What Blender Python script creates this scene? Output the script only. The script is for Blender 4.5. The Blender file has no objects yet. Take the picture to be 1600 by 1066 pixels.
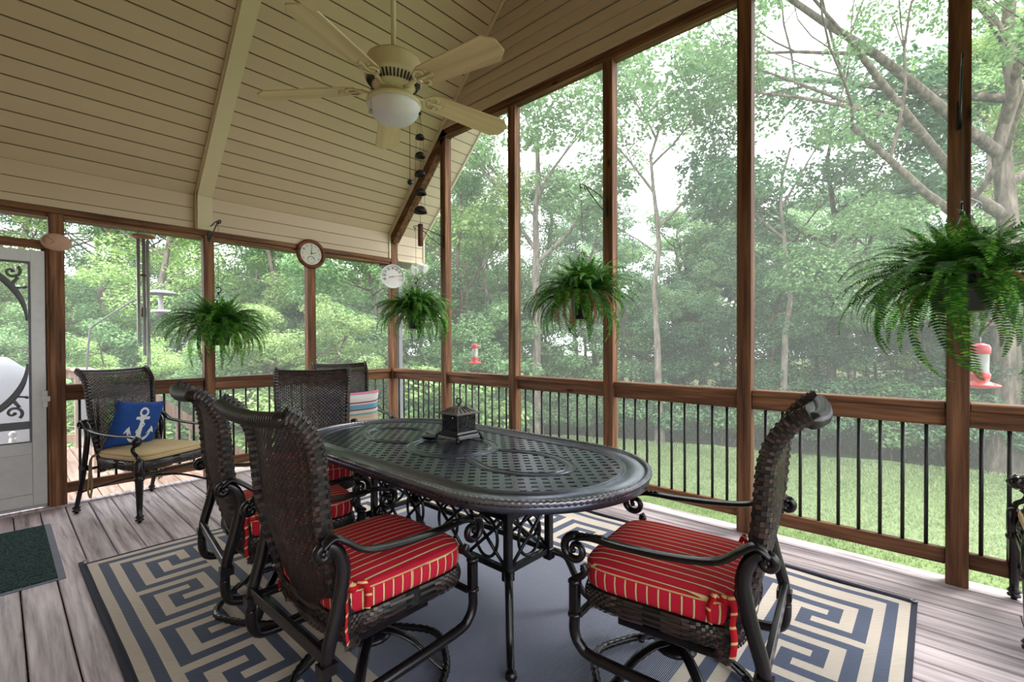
import bpy, bmesh, math, random
import numpy as np
from mathutils import Vector, Matrix

random.seed(7)
rng = np.random.default_rng(7)
PI = math.pi
SC = bpy.context.scene
COL = SC.collection

# ------------------------------------------------------------------ camera
cam_data = bpy.data.cameras.new('camera')
cam = bpy.data.objects.new('camera', cam_data)
COL.objects.link(cam)
cam_data.sensor_width = 36.0
cam_data.lens = 730.53 / 1600.0 * 36.0
cam_data.shift_y = 0.0058
cam_data.clip_start = 0.02
cam_data.clip_end = 400
_f = Vector((0.74035048, 0.6721517, -0.0096571))
_r = Vector((0.6721536, -0.74040331, -0.00353162))
_u = Vector((0.00952393, 0.00387642, 0.99994713))
_m = Matrix((( _r.x, _u.x, -_f.x, 0.0), (_r.y, _u.y, -_f.y, 0.0), (_r.z, _u.z, -_f.z, 1.2914), (0, 0, 0, 1)))
cam.matrix_world = _m
SC.camera = cam

# ------------------------------------------------------------------ light
world = bpy.data.worlds.new('world')
SC.world = world
world.use_nodes = True
wn = world.node_tree.nodes
wl = world.node_tree.links
wn.clear()
w_out = wn.new('ShaderNodeOutputWorld')
w_bg = wn.new('ShaderNodeBackground')
w_tc = wn.new('ShaderNodeTexCoord')
w_sep = wn.new('ShaderNodeSeparateXYZ')
w_ramp = wn.new('ShaderNodeValToRGB')
wl.new(w_tc.outputs['Generated'], w_sep.inputs[0])
wl.new(w_sep.outputs['Z'], w_ramp.inputs[0])
w_ramp.color_ramp.elements[0].position = 0.0
w_ramp.color_ramp.elements[0].color = (0.86, 0.90, 0.96, 1)
w_ramp.color_ramp.elements[1].position = 0.6
w_ramp.color_ramp.elements[1].color = (0.97, 0.985, 1.0, 1)
wl.new(w_ramp.outputs[0], w_bg.inputs['Color'])
w_bg.inputs['Strength'].default_value = 3.0
wl.new(w_bg.outputs[0], w_out.inputs['Surface'])

sun_d = bpy.data.lights.new('sun', 'SUN')
sun = bpy.data.objects.new('sun', sun_d)
COL.objects.link(sun)
sun_d.energy = 2.6
sun_d.angle = math.radians(22)
sun_d.color = (1.0, 0.96, 0.86)
sun.rotation_euler = (math.radians(28), math.radians(22), math.radians(20))

SC.view_settings.view_transform = 'Standard'
SC.view_settings.look = 'None'
SC.view_settings.gamma = 1.0
SC.view_settings.use_curve_mapping = False
SC.view_settings.exposure = 0.85
SC.cycles.max_bounces = 9
SC.cycles.diffuse_bounces = 6
SC.cycles.transparent_max_bounces = 24
SC.cycles.transmission_bounces = 4

# ------------------------------------------------------------------ object helpers
def tag(o, label=None, cat=None, group=None, kind=None):
    if label: o['label'] = label
    if cat: o['category'] = cat
    if group: o['group'] = group
    if kind: o['kind'] = kind
    return o

def empty(name, loc=(0, 0, 0), rz=0.0, **kw):
    o = bpy.data.objects.new(name, None)
    o.empty_display_size = 0.1
    o.location = loc
    o.rotation_euler = (0, 0, rz)
    COL.objects.link(o)
    tag(o, **kw)
    return o

def copy_tree(o, parent=None):
    c = o.copy()
    COL.objects.link(c)
    if parent is not None: c.parent = parent
    for ch in list(o.children):
        copy_tree(ch, c)
    return c

def mesh_np(name, verts, faces, mat, parent=None, smooth=False, k=4, matidx=None):
    """fast mesh from numpy arrays, all faces with k corners"""
    me = bpy.data.meshes.new(name)
    verts = np.asarray(verts, np.float32); faces = np.asarray(faces, np.int32)
    me.vertices.add(len(verts)); me.vertices.foreach_set('co', verts.ravel())
    me.loops.add(faces.size); me.loops.foreach_set('vertex_index', faces.ravel())
    me.polygons.add(len(faces))
    me.polygons.foreach_set('loop_start', np.arange(0, faces.size, k, dtype=np.int32))
    me.polygons.foreach_set('loop_total', np.full(len(faces), k, np.int32))
    mats = mat if isinstance(mat, (list, tuple)) else [mat]
    for m_ in mats: me.materials.append(m_)
    if matidx is not None: me.polygons.foreach_set('material_index', np.asarray(matidx, np.int32))
    if smooth: me.polygons.foreach_set('use_smooth', np.ones(len(faces), bool))
    me.update(calc_edges=True)
    o = bpy.data.objects.new(name, me)
    COL.objects.link(o)
    if parent is not None: o.parent = parent
    return o

class MB:
    def __init__(s):
        s.v = []; s.f = []; s.m = []; s.mi = 0; s.T = None; s.sm = []
        s.smooth = False
    def add(s, vs, fs, smooth=None):
        b = len(s.v)
        if s.T is not None: vs = [s.T @ Vector(p) for p in vs]
        s.v.extend([tuple(p) for p in vs])
        for f in fs:
            s.f.append(tuple(b + i for i in f)); s.m.append(s.mi)
            s.sm.append(s.smooth if smooth is None else smooth)
        return s
    def box(s, a, b, bev=0.0):
        x0, y0, z0 = [min(p, q) for p, q in zip(a, b)]; x1, y1, z1 = [max(p, q) for p, q in zip(a, b)]
        if bev <= 0:
            v = [(x0, y0, z0), (x1, y0, z0), (x1, y1, z0), (x0, y1, z0), (x0, y0, z1), (x1, y0, z1), (x1, y1, z1), (x0, y1, z1)]
            f = [(0, 3, 2, 1), (4, 5, 6, 7), (0, 1, 5, 4), (1, 2, 6, 5), (2, 3, 7, 6), (3, 0, 4, 7)]
            return s.add(v, f)
        bm = bmesh.new()
        bmesh.ops.create_cube(bm, size=1.0)
        for q in bm.verts:
            q.co = Vector(((x0 + x1) / 2 + q.co.x * (x1 - x0), (y0 + y1) / 2 + q.co.y * (y1 - y0), (z0 + z1) / 2 + q.co.z * (z1 - z0)))
        bmesh.ops.bevel(bm, geom=bm.edges[:], offset=bev, segments=1, affect='EDGES', profile=0.5)
        bm.verts.index_update()
        s.add([q.co for q in bm.verts], [[q.index for q in f.verts] for f in bm.faces])
        bm.free()
        return s
    def obox(s, c, ux, uy, uz, hx, hy, hz):
        """oriented box: centre, three unit axes, half sizes"""
        c = Vector(c); ux = Vector(ux) * hx; uy = Vector(uy) * hy; uz = Vector(uz) * hz
        v = [c + ux * a + uy * b + uz * d for d in (-1, 1) for a, b in ((-1, -1), (1, -1), (1, 1), (-1, 1))]
        return s.add(v, [(0, 3, 2, 1), (4, 5, 6, 7), (0, 1, 5, 4), (1, 2, 6, 5), (2, 3, 7, 6), (3, 0, 4, 7)])
    def tube(s, pts, r, n=8, closed=False, cap=True, flat=None, smooth=True):
        """sweep a circle (or an ellipse: flat=(side ratio, up vector)) along pts; r number or list"""
        P = [Vector(p) for p in pts]; N = len(P)
        rr = r if isinstance(r, (list, tuple)) else [r] * N
        vs = []; up = Vector(flat[1]) if flat else None
        prev = None
        for i in range(N):
            if closed: t = P[(i + 1) % N] - P[i - 1]
            else: t = P[min(i + 1, N - 1)] - P[max(i - 1, 0)]
            if t.length < 1e-9: t = Vector((0, 0, 1))
            t.normalize()
            if up is not None:
                a = t.cross(up)
                if a.length < 1e-4: a = t.orthogonal()
            elif prev is None:
                a = t.orthogonal()
            else:
                a = prev - t * prev.dot(t)
                if a.length < 1e-5: a = t.orthogonal()
            a.normalize(); prev = a
            b = t.cross(a)
            q = flat[0] if flat else 1.0
            for k in range(n):
                th = 2 * PI * (k + 0.5) / n
                vs.append(P[i] + a * (math.cos(th) * rr[i]) + b * (math.sin(th) * rr[i] * q))
        fs = []
        M = N if closed else N - 1
        for i in range(M):
            j = (i + 1) % N
            for k in range(n):
                k2 = (k + 1) % n
                fs.append((i * n + k, i * n + k2, j * n + k2, j * n + k))
        s.add(vs, fs, smooth)
        if cap and not closed:
            b0 = len(s.v) - N * n
            s.f.append(tuple(b0 + k for k in reversed(range(n)))); s.m.append(s.mi); s.sm.append(False)
            e = b0 + (N - 1) * n
            s.f.append(tuple(e + k for k in range(n))); s.m.append(s.mi); s.sm.append(False)
        return s
    def cyl(s, a, b, r, n=10, r2=None):
        return s.tube([a, b], [r, r if r2 is None else r2], n)
    def lathe(s, prof, c=(0, 0, 0), n=24, cap=True, sx=1.0, sy=1.0):
        c = Vector(c); vs = []; fs = []
        for (r, z) in prof:
            for k in range(n):
                th = 2 * PI * k / n
                vs.append(c + Vector((r * math.cos(th) * sx, r * math.sin(th) * sy, z)))
        for i in range(len(prof) - 1):
            for k in range(n):
                k2 = (k + 1) % n
                fs.append((i * n + k, i * n + k2, (i + 1) * n + k2, (i + 1) * n + k))
        s.add(vs, fs, True)
        if cap:
            b0 = len(s.v) - len(prof) * n
            if prof[0][0] > 1e-4: s.f.append(tuple(b0 + k for k in reversed(range(n)))); s.m.append(s.mi); s.sm.append(False)
            if prof[-1][0] > 1e-4:
                e = b0 + (len(prof) - 1) * n
                s.f.append(tuple(e + k for k in range(n))); s.m.append(s.mi); s.sm.append(False)
        return s
    def ball(s, c, r, n=12, sz=1.0):
        m_ = max(4, n // 2)
        prof = [(max(1e-5, r * math.sin(PI * i / m_)), -r * sz * math.cos(PI * i / m_)) for i in range(m_ + 1)]
        return s.lathe(prof, c, n, cap=False)
    def prism(s, poly, z0, z1, axis='z', off=0.0):
        n = len(poly)
        def P(p, z):
            if axis == 'z': return (p[0], p[1], z)
            if axis == 'x': return (z, p[0], p[1])
            return (p[0], z, p[1])
        vs = [P(p, z0) for p in poly] + [P(p, z1) for p in poly]
        fs = [tuple(reversed(range(n))), tuple(range(n, 2 * n))] + [(i, (i + 1) % n, n + (i + 1) % n, n + i) for i in range(n)]
        return s.add(vs, fs)
    def build(s, name, mat, parent=None):
        me = bpy.data.meshes.new(name)
        me.from_pydata(s.v, [], s.f)
        mats = mat if isinstance(mat, (list, tuple)) else [mat]
        for m_ in mats: me.materials.append(m_)
        if any(s.m): me.polygons.foreach_set('material_index', s.m)
        me.polygons.foreach_set('use_smooth', s.sm)
        me.update()
        bm = bmesh.new(); bm.from_mesh(me)
        bmesh.ops.recalc_face_normals(bm, faces=bm.faces[:])
        bm.to_mesh(me); bm.free()
        o = bpy.data.objects.new(name, me)
        COL.objects.link(o)
        if parent is not None: o.parent = parent
        return o

def link_mesh(name, me, parent=None, loc=None, rot=None, scale=None):
    o = bpy.data.objects.new(name, me)
    COL.objects.link(o)
    if parent is not None: o.parent = parent
    if loc is not None: o.location = loc
    if rot is not None: o.rotation_euler = rot
    if scale is not None: o.scale = scale
    return o

# ------------------------------------------------------------------ materials
def srgb(r, g, b):
    def c(x):
        x /= 255.0
        return x / 12.92 if x <= 0.04045 else ((x + 0.055) / 1.055) ** 2.4
    return (c(r), c(g), c(b), 1.0)

def new_mat(name, rough=0.6, metal=0.0, color=(0.5, 0.5, 0.5, 1), spec=0.5):
    m = bpy.data.materials.new(name)
    m.use_nodes = True
    b = m.node_tree.nodes['Principled BSDF']
    b.inputs['Base Color'].default_value = color
    b.inputs['Roughness'].default_value = rough
    b.inputs['Metallic'].default_value = metal
    b.inputs['Specular IOR Level'].default_value = spec
    return m, m.node_tree.nodes, m.node_tree.links, b

def noise(n, l, vec, scale=5, detail=4, rough=0.55, stretch=None):
    nd = n.new('ShaderNodeTexNoise')
    nd.inputs['Scale'].default_value = scale
    nd.inputs['Detail'].default_value = detail
    nd.inputs['Roughness'].default_value = rough
    if stretch is not None:
        mp = n.new('ShaderNodeMapping')
        mp.inputs['Scale'].default_value = stretch
        l.new(vec, mp.inputs['Vector']); vec = mp.outputs[0]
    l.new(vec, nd.inputs['Vector'])
    return nd

def ramp(n, l, src, stops):
    r = n.new('ShaderNodeValToRGB')
    e = r.color_ramp.elements
    while len(e) < len(stops): e.new(0.5)
    for i, (p, c) in enumerate(stops):
        e[i].position = p; e[i].color = c
    l.new(src, r.inputs[0])
    return r

def bump(n, l, src, b, strength=0.3, dist=0.01):
    bp = n.new('ShaderNodeBump')
    bp.inputs['Strength'].default_value = strength
    bp.inputs['Distance'].default_value = dist
    l.new(src, bp.inputs['Height'])
    l.new(bp.outputs[0], b.inputs['Normal'])
    return bp

def mixc(n, l, fac, a, b, mode='MIX'):
    m = n.new('ShaderNodeMix'); m.data_type = 'RGBA'; m.blend_type = mode
    for s_, v in ((0, fac), (6, a), (7, b)):
        if isinstance(v, (int, float)): m.inputs[s_].default_value = v
        elif isinstance(v, tuple): m.inputs[s_].default_value = v
        else: l.new(v, m.inputs[s_])
    return m.outputs[2]

def wood(name, dark, mid, light, stretch=(1, 1, 1), scale=6, rough=0.65, knots=True, axis=2, spec=0.3, gs=28, var=0.5):
    """streaky timber; axis = grain direction in object space"""
    m, n, l, b = new_mat(name, rough, spec=spec)
    tc = n.new('ShaderNodeTexCoord')
    oi = n.new('ShaderNodeObjectInfo')
    ad = n.new('ShaderNodeVectorMath'); ad.operation = 'ADD'
    l.new(tc.outputs['Object'], ad.inputs[0])
    sc_ = n.new('ShaderNodeVectorMath'); sc_.operation = 'SCALE'
    cmb = n.new('ShaderNodeCombineXYZ')
    for i in range(3): l.new(oi.outputs['Random'], cmb.inputs[i])
    l.new(cmb.outputs[0], sc_.inputs[0]); sc_.inputs['Scale'].default_value = 37.0
    l.new(sc_.outputs[0], ad.inputs[1])
    st = [1.0, 1.0, 1.0]; st[axis] = 0.05
    vec = ad.outputs[0]
    big = noise(n, l, vec, 3.0, 2, 0.5, stretch=[s_ * 1.0 if s_ == 1.0 else 0.12 for s_ in st])
    # warp
    wv = n.new('ShaderNodeVectorMath'); wv.operation = 'SCALE'; wv.inputs['Scale'].default_value = 0.12
    l.new(big.outputs['Color'], wv.inputs[0])
    ad2 = n.new('ShaderNodeVectorMath'); ad2.operation = 'ADD'
    l.new(vec, ad2.inputs[0]); l.new(wv.outputs[0], ad2.inputs[1])
    g = noise(n, l, ad2.outputs[0], gs, 5, 0.6, stretch=st)
    r = ramp(n, l, g.outputs['Fac'], [(0.30, dark), (0.5, mid), (0.72, light)])
    col = r.outputs[0]
    if knots:
        vo = n.new('ShaderNodeTexVoronoi')
        vo.inputs['Scale'].default_value = 5.0
        mp = n.new('ShaderNodeMapping'); ks = [1.0, 1.0, 1.0]; ks[axis] = 0.35
        mp.inputs['Scale'].default_value = ks
        l.new(ad2.outputs[0], mp.inputs['Vector']); l.new(mp.outputs[0], vo.inputs['Vector'])
        kr = ramp(n, l, vo.outputs['Distance'], [(0.03, (1, 1, 1, 1)), (0.10, (0, 0, 0, 1))])
        col = mixc(n, l, kr.outputs[0], col, tuple(c * 0.35 for c in dark[:3]) + (1,))
    # board to board variation
    hv = n.new('ShaderNodeHueSaturation')
    mr = n.new('ShaderNodeMapRange')
    mr.inputs['To Min'].default_value = 1.0 - var * 0.35; mr.inputs['To Max'].default_value = 1.0 + var * 0.35
    l.new(oi.outputs['Random'], mr.inputs['Value'])
    l.new(mr.outputs[0], hv.inputs['Value']); l.new(col, hv.inputs['Color'])
    l.new(hv.outputs[0], b.inputs['Base Color'])
    bump(n, l, g.outputs['Fac'], b, 0.35, 0.004)
    return m

M = {}
_D, _Md, _L = srgb(52, 33, 20), srgb(104, 68, 44), srgb(148, 106, 72)
M['post'] = wood('post_wood', _D, _Md, _L, axis=2)
M['rail_x'] = wood('rail_wood_x', _D, _Md, _L, axis=0)
M['rail_y'] = wood('rail_wood_y', _D, _Md, _L, axis=1)
M['deck'] = wood('deck_board', srgb(116, 104, 110), srgb(184, 170, 176), srgb(220, 208, 212), axis=1, rough=0.48, spec=0.45, gs=36, var=0.55)
M['deck_out'] = wood('outside_deck_board', srgb(150, 120, 105), srgb(190, 160, 145), srgb(215, 190, 175), axis=1, rough=0.7)
M['pale_wood'] = wood('pale_rail_wood', srgb(150, 125, 108), srgb(185, 160, 142), srgb(205, 182, 165), axis=2, rough=0.7)

def vinyl(name, col, col2, rough=0.5):
    m, n, l, b = new_mat(name, rough, spec=0.35)
    tc = n.new('ShaderNodeTexCoord')
    oi = n.new('ShaderNodeObjectInfo')
    a = noise(n, l, tc.outputs['Object'], 1.3, 3)
    c = mixc(n, l, a.outputs['Fac'], col, col2)
    hv = n.new('ShaderNodeHueSaturation'); mr = n.new('ShaderNodeMapRange')
    mr.inputs['To Min'].default_value = 0.96; mr.inputs['To Max'].default_value = 1.04
    l.new(oi.outputs['Random'], mr.inputs['Value']); l.new(mr.outputs[0], hv.inputs['Value'])
    l.new(c, hv.inputs['Color']); l.new(hv.outputs[0], b.inputs['Base Color'])
    fine = noise(n, l, tc.outputs['Object'], 60, 2, 0.5, stretch=(0.15, 1, 1))
    bump(n, l, fine.outputs['Fac'], b, 0.08, 0.003)
    return m
M['vinyl'] = vinyl('beige_vinyl', srgb(208, 186, 160), srgb(198, 176, 150))
M['vinyl_trim'] = vinyl('cream_trim', srgb(214, 200, 168), srgb(206, 192, 160))
M['groove'] = vinyl('groove_backing', srgb(96, 84, 62), srgb(88, 78, 58))  # dark tone also stands in for shadow in the gable siding gaps
M['gable'] = vinyl('gable_vinyl', srgb(206, 188, 164), srgb(196, 178, 154))

def metal_black(name, col=srgb(24, 24, 27), rough=0.32, metal=0.3):
    m, n, l, b = new_mat(name, rough, metal, col, spec=0.6)
    tc = n.new('ShaderNodeTexCoord')
    a = noise(n, l, tc.outputs['Object'], 40, 3)
    c = mixc(n, l, a.outputs['Fac'], tuple(x * 0.7 for x in col[:3]) + (1,), tuple(x * 1.5 for x in col[:3]) + (1,))
    l.new(c, b.inputs['Base Color'])
    bump(n, l, a.outputs['Fac'], b, 0.12, 0.002)
    return m
M['iron'] = metal_black('cast_black_metal', srgb(22, 21, 26), 0.26, 0.3)
M['iron_chair'] = metal_black('dark_bronze_metal', srgb(24, 20, 24), 0.24, 0.3)
M['black'] = metal_black('black_paint', srgb(16, 17, 17), 0.5, 0.1)
M['worn_edge'] = metal_black('worn_cast_edge', srgb(132, 132, 142), 0.3, 0.8)
M['tabletop'] = metal_black('tabletop_metal', srgb(84, 88, 102), 0.26, 0.75)

def plain(name, col, rough=0.6, metal=0.0, nz=0.0, sc=20, spec=0.5):
    m, n, l, b = new_mat(name, rough, metal, col, spec)
    tc = n.new('ShaderNodeTexCoord')
    a = noise(n, l, tc.outputs['Object'], sc, 3)
    k = 0.12 + nz
    c = mixc(n, l, a.outputs['Fac'], tuple(x * (1 - k) for x in col[:3]) + (1,), tuple(min(1, x * (1 + k)) for x in col[:3]) + (1,))
    l.new(c, b.inputs['Base Color'])
    return m
M['gap_shade'] = plain('deck_gap_shade', srgb(38, 28, 24), 0.9)  # near-black brown standing for shade between the deck boards
M['white'] = plain('white_paint', srgb(206, 206, 206), 0.5)
M['fan'] = plain('cream_enamel', srgb(216, 202, 160), 0.4, sc=5)
M['fan_dark'] = plain('fan_vent_dark', srgb(48, 38, 30), 0.7)
M['grey_pipe'] = plain('grey_downspout', srgb(120, 118, 130), 0.5)
M['silver'] = plain('brushed_silver', srgb(170, 170, 172), 0.35, 0.45)
M['grey_metal'] = plain('grey_grille_metal', srgb(92, 92, 96), 0.5, 0.2)
M['pot'] = plain('dark_plastic_pot', srgb(28, 30, 30), 0.4)
M['soil'] = plain('soil', srgb(50, 36, 26), 0.95, nz=0.3, sc=60)
M['red_plastic'] = plain('red_plastic', srgb(214, 36, 48), 0.35)
M['globe'] = plain('frosted_glass', srgb(228, 224, 226), 0.35, sc=8)
M['cord'] = plain('string', srgb(60, 54, 46), 0.8)
M['blue_glass'] = plain('blue_glass', srgb(20, 30, 60), 0.2)
M['disc_wood'] = plain('disc_wood', srgb(150, 96, 70), 0.6, nz=0.1)
M['bell'] = plain('dark_bronze_bell', srgb(46, 40, 36), 0.45, 0.5)
M['clock_wood'] = wood('clock_wood', srgb(52, 26, 16), srgb(98, 52, 32), srgb(130, 76, 48), axis=0, knots=False, gs=20)
M['dial'] = plain('dial_cream', srgb(208, 208, 192), 0.6, sc=12)
M['dial_white'] = plain('dial_white', srgb(216, 214, 212), 0.5, sc=12)
M['ink'] = plain('ink', srgb(32, 30, 30), 0.6)
M['ink_red'] = plain('needle_red', srgb(170, 40, 36), 0.6)
M['ceramic'] = plain('pink_stone', srgb(190, 150, 128), 0.7, nz=0.1, sc=14)
M['tarp'] = plain('pale_tarp', srgb(122, 126, 136), 0.7, sc=4)
M['tan'] = plain('tan_fabric', srgb(196, 172, 130), 0.9, nz=0.05, sc=90)
M['tan_tie'] = plain('tan_ribbon', srgb(150, 128, 92), 0.9)
M['blue_fabric'] = plain('royal_blue_fabric', srgb(18, 62, 128), 0.9, nz=0.15, sc=30)
M['anchor'] = plain('anchor_print', srgb(202, 206, 208), 0.9, nz=0.1, sc=60)

def shade_bark(name, a, b_, c):
    m, n, l, b = new_mat(name, 0.95, spec=0.1)
    tc = n.new('ShaderNodeTexCoord')
    g = noise(n, l, tc.outputs['Object'], 9, 5, 0.65, stretch=(1, 1, 0.22))
    r = ramp(n, l, g.outputs['Fac'], [(0.32, a), (0.5, b_), (0.7, c)])
    l.new(r.outputs[0], b.inputs['Base Color'])
    bump(n, l, g.outputs['Fac'], b, 0.8, 0.03)
    return m
M['bark'] = shade_bark('bark_brown', srgb(50, 42, 36), srgb(84, 74, 66), srgb(116, 104, 94))
M['bark_mid'] = shade_bark('bark_mid', srgb(66, 58, 52), srgb(100, 90, 82), srgb(134, 124, 114))
M['bark_pale'] = shade_bark('bark_pale', srgb(84, 76, 70), srgb(122, 112, 104), srgb(156, 146, 136))

def leaf_mat(name, cols, trans=0.35, rough=0.55, nscale=0.35):
    m = bpy.data.materials.new(name); m.use_nodes = True
    n = m.node_tree.nodes; l = m.node_tree.links; n.clear()
    out = n.new('ShaderNodeOutputMaterial')
    geo = n.new('ShaderNodeNewGeometry'); oi = n.new('ShaderNodeObjectInfo')
    nz = noise(n, l, geo.outputs['Position'], nscale, 3)
    mth = n.new('ShaderNodeMath'); mth.operation = 'MULTIPLY_ADD'
    l.new(geo.outputs['Random Per Island'], mth.inputs[0]); mth.inputs[1].default_value = 0.55
    mm = n.new('ShaderNodeMath'); mm.operation = 'MULTIPLY_ADD'
    l.new(nz.outputs['Fac'], mm.inputs[0]); mm.inputs[1].default_value = 0.9; mm.inputs[2].default_value = -0.22
    l.new(mm.outputs[0], mth.inputs[2])
    r = ramp(n, l, mth.outputs[0], [(i / (len(cols) - 1), c) for i, c in enumerate(cols)])
    hv = n.new('ShaderNodeHueSaturation'); mr = n.new('ShaderNodeMapRange')
    mr.inputs['To Min'].default_value = 0.75; mr.inputs['To Max'].default_value = 1.2
    l.new(oi.outputs['Random'], mr.inputs['Value']); l.new(mr.outputs[0], hv.inputs['Value'])
    l.new(r.outputs[0], hv.inputs['Color'])
    p = n.new('ShaderNodeBsdfPrincipled')
    p.inputs['Roughness'].default_value = rough; p.inputs['Specular IOR Level'].default_value = 0.3
    l.new(hv.outputs[0], p.inputs['Base Color'])
    t = n.new('ShaderNodeBsdfTranslucent'); l.new(hv.outputs[0], t.inputs['Color'])
    mx = n.new('ShaderNodeMixShader'); mx.inputs[0].default_value = trans
    l.new(p.outputs[0], mx.inputs[1]); l.new(t.outputs[0], mx.inputs[2])
    l.new(mx.outputs[0], out.inputs['Surface'])
    return m
M['leaf'] = leaf_mat('leaf_green', [srgb(62, 100, 62), srgb(122, 160, 108), srgb(182, 210, 154)])
M['leaf_bright'] = leaf_mat('leaf_yellow_green', [srgb(84, 122, 70), srgb(148, 180, 110), srgb(206, 224, 156)])
M['leaf_dark'] = leaf_mat('leaf_dark_green', [srgb(48, 82, 58), srgb(98, 136, 100), srgb(156, 188, 144)])
M['fern'] = leaf_mat('fern_green', [srgb(18, 52, 14), srgb(50, 108, 28), srgb(140, 192, 66)], trans=0.3, nscale=9)
M['fern_dry'] = leaf_mat('fern_dry', [srgb(110, 70, 40), srgb(160, 110, 70), srgb(190, 140, 90)], trans=0.2, nscale=9)

def screen_mat():
    m = bpy.data.materials.new('insect_screen'); m.use_nodes = True
    n = m.node_tree.nodes; l = m.node_tree.links; n.clear()
    out = n.new('ShaderNodeOutputMaterial')
    t = n.new('ShaderNodeBsdfTransparent')
    d = n.new('ShaderNodeBsdfTranslucent'); d.inputs['Color'].default_value = (0.72, 0.74, 0.76, 1)
    mx = n.new('ShaderNodeMixShader'); mx.inputs[0].default_value = 0.05
    l.new(t.outputs[0], mx.inputs[1]); l.new(d.outputs[0], mx.inputs[2]); l.new(mx.outputs[0], out.inputs['Surface'])
    return m
M['screen'] = screen_mat()

# wicker: colour per strand
def wicker_mat():
    m, n, l, b = new_mat('dark_wicker', 0.38, spec=0.6)
    geo = n.new('ShaderNodeNewGeometry')
    r = ramp(n, l, geo.outputs['Random Per Island'], [(0.0, srgb(14, 12, 13)), (0.5, srgb(34, 26, 25)), (0.8, srgb(60, 40, 36)), (0.93, srgb(84, 66, 60)), (1.0, srgb(26, 25, 28))])
    r.color_ramp.interpolation = 'LINEAR'
    l.new(r.outputs[0], b.inputs['Base Color'])
    return m
M['wicker'] = wicker_mat()
M['wicker_core'] = plain('wicker_core', srgb(18, 15, 15), 0.7)
M['wicker_wrap'] = plain('wicker_wrap', srgb(32, 26, 26), 0.3, sc=40, nz=0.3)

# striped cushions: UV u = metres across the stripes
def stripe_mat(name, base, line, pitch, width, rough=0.85):
    m, n, l, b = new_mat(name, rough, spec=0.2)
    uv = n.new('ShaderNodeUVMap'); uv.uv_map = 'UVMap'
    sp = n.new('ShaderNodeSeparateXYZ'); l.new(uv.outputs[0], sp.inputs[0])
    md = n.new('ShaderNodeMath'); md.operation = 'PINGPONG'; md.inputs[1].default_value = pitch / 2
    l.new(sp.outputs['X'], md.inputs[0])
    lt = n.new('ShaderNodeMath'); lt.operation = 'LESS_THAN'; lt.inputs[1].default_value = width / 2
    l.new(md.outputs[0], lt.inputs[0])
    lt2 = n.new('ShaderNodeMath'); lt2.operation = 'LESS_THAN'; lt2.inputs[1].default_value = width / 2 + 0.0016
    l.new(md.outputs[0], lt2.inputs[0])
    tc = n.new('ShaderNodeTexCoord')
    nz = noise(n, l, tc.outputs['Object'], 400, 2)
    bs = mixc(n, l, nz.outputs['Fac'], tuple(x * 0.8 for x in base[:3]) + (1,), tuple(min(1, x * 1.2) for x in base[:3]) + (1,))
    c1 = mixc(n, l, lt2.outputs[0], bs, srgb(110, 60, 50))
    c = mixc(n, l, lt.outputs[0], c1, line)
    l.new(c, b.inputs['Base Color'])
    bump(n, l, nz.outputs['Fac'], b, 0.15, 0.002)
    return m
M['red_stripe'] = stripe_mat('red_striped_canvas', srgb(190, 32, 56), srgb(226, 196, 144), 0.036, 0.0050)
M['tan_line'] = plain('tan_piping', srgb(208, 178, 122), 0.8)
# ================================================================== THE PORCH SHELL
XR, YL, YS, XB = 3.373, 5.13, -1.02, -1.05      # inner faces: right (gable) wall, left (eave) wall, south eave, house wall
ZK, SL = 2.68, 0.99                              # knee height of the vaulted ceiling and its slope
RIDGE_Y = (YL + 0.01 + YS) / 2
RIDGE_Z = ZK + (YL + 0.01 - RIDGE_Y) * SL
ZH = 3.5915                                      # underside of the gable header
LEN = math.hypot(1, SL)

# ---- floor: every deck board is a part of the floor
floor = empty('floor', kind='structure')
def board_mesh(name, w, h, L, mat, axis='y', bev=0.004):
    mb = MB()
    if axis == 'y': mb.box((-w / 2, 0, -h), (w / 2, L, 0), bev)
    else: mb.box((0, -w / 2, -h), (L, w / 2, 0), bev)
    o = mb.build(name, mat); me = o.data
    bpy.data.objects.remove(o)
    return me
edges = [3.365 + 0.1445 - i * 0.1445 for i in range(0, 18)]
x = edges[-1]
while x > XB - 0.15: x -= 0.1405; edges.append(x)
me_cache = {}
def deck_board(xc, w, y0, y1):
    key = (round(w, 3), round(y1 - y0, 2))
    if key not in me_cache: me_cache[key] = board_mesh('deck_board', key[0], 0.026, key[1], M['deck'])
    return link_mesh('deck_board', me_cache[key], floor, (xc, y0, random.uniform(-0.0012, 0.0012)))
for i in range(len(edges) - 1):
    a, b = edges[i + 1], edges[i]
    w = b - a - 0.007
    y1 = 5.20 if i else 5.20
    cuts = [YS - 0.1]
    if i == 8: cuts.append(0.335 - 0.27)
    elif i % 3 == 1 and a < 0.3: cuts.append(2.1 + 0.4 * (i % 2))
    elif i % 4 == 2: cuts.append(-0.3)
    cuts.append(y1)
    for j in range(len(cuts) - 1):
        deck_board((a + b) / 2, w, cuts[j] + (0.004 if j else 0), cuts[j + 1])
mb = MB()
for i in range(9): mb.box((XB, YS - 0.1 + i * 0.76, -0.22), (3.50, YS - 0.06 + i * 0.76, -0.030))
mb.build('floor_joists', M['post'], floor)
MB().box((XB, YS - 0.1, -0.036), (3.50, 5.19, -0.031)).build('gap_shade_sheet', M['gap_shade'], floor)  # added dark sheet, stands for the shade seen through the board gaps
mb = MB().box((3.51, YS - 0.2, -0.28), (3.55, 5.3, -0.03)).build('floor_rim_board', M['post'], floor)

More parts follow.
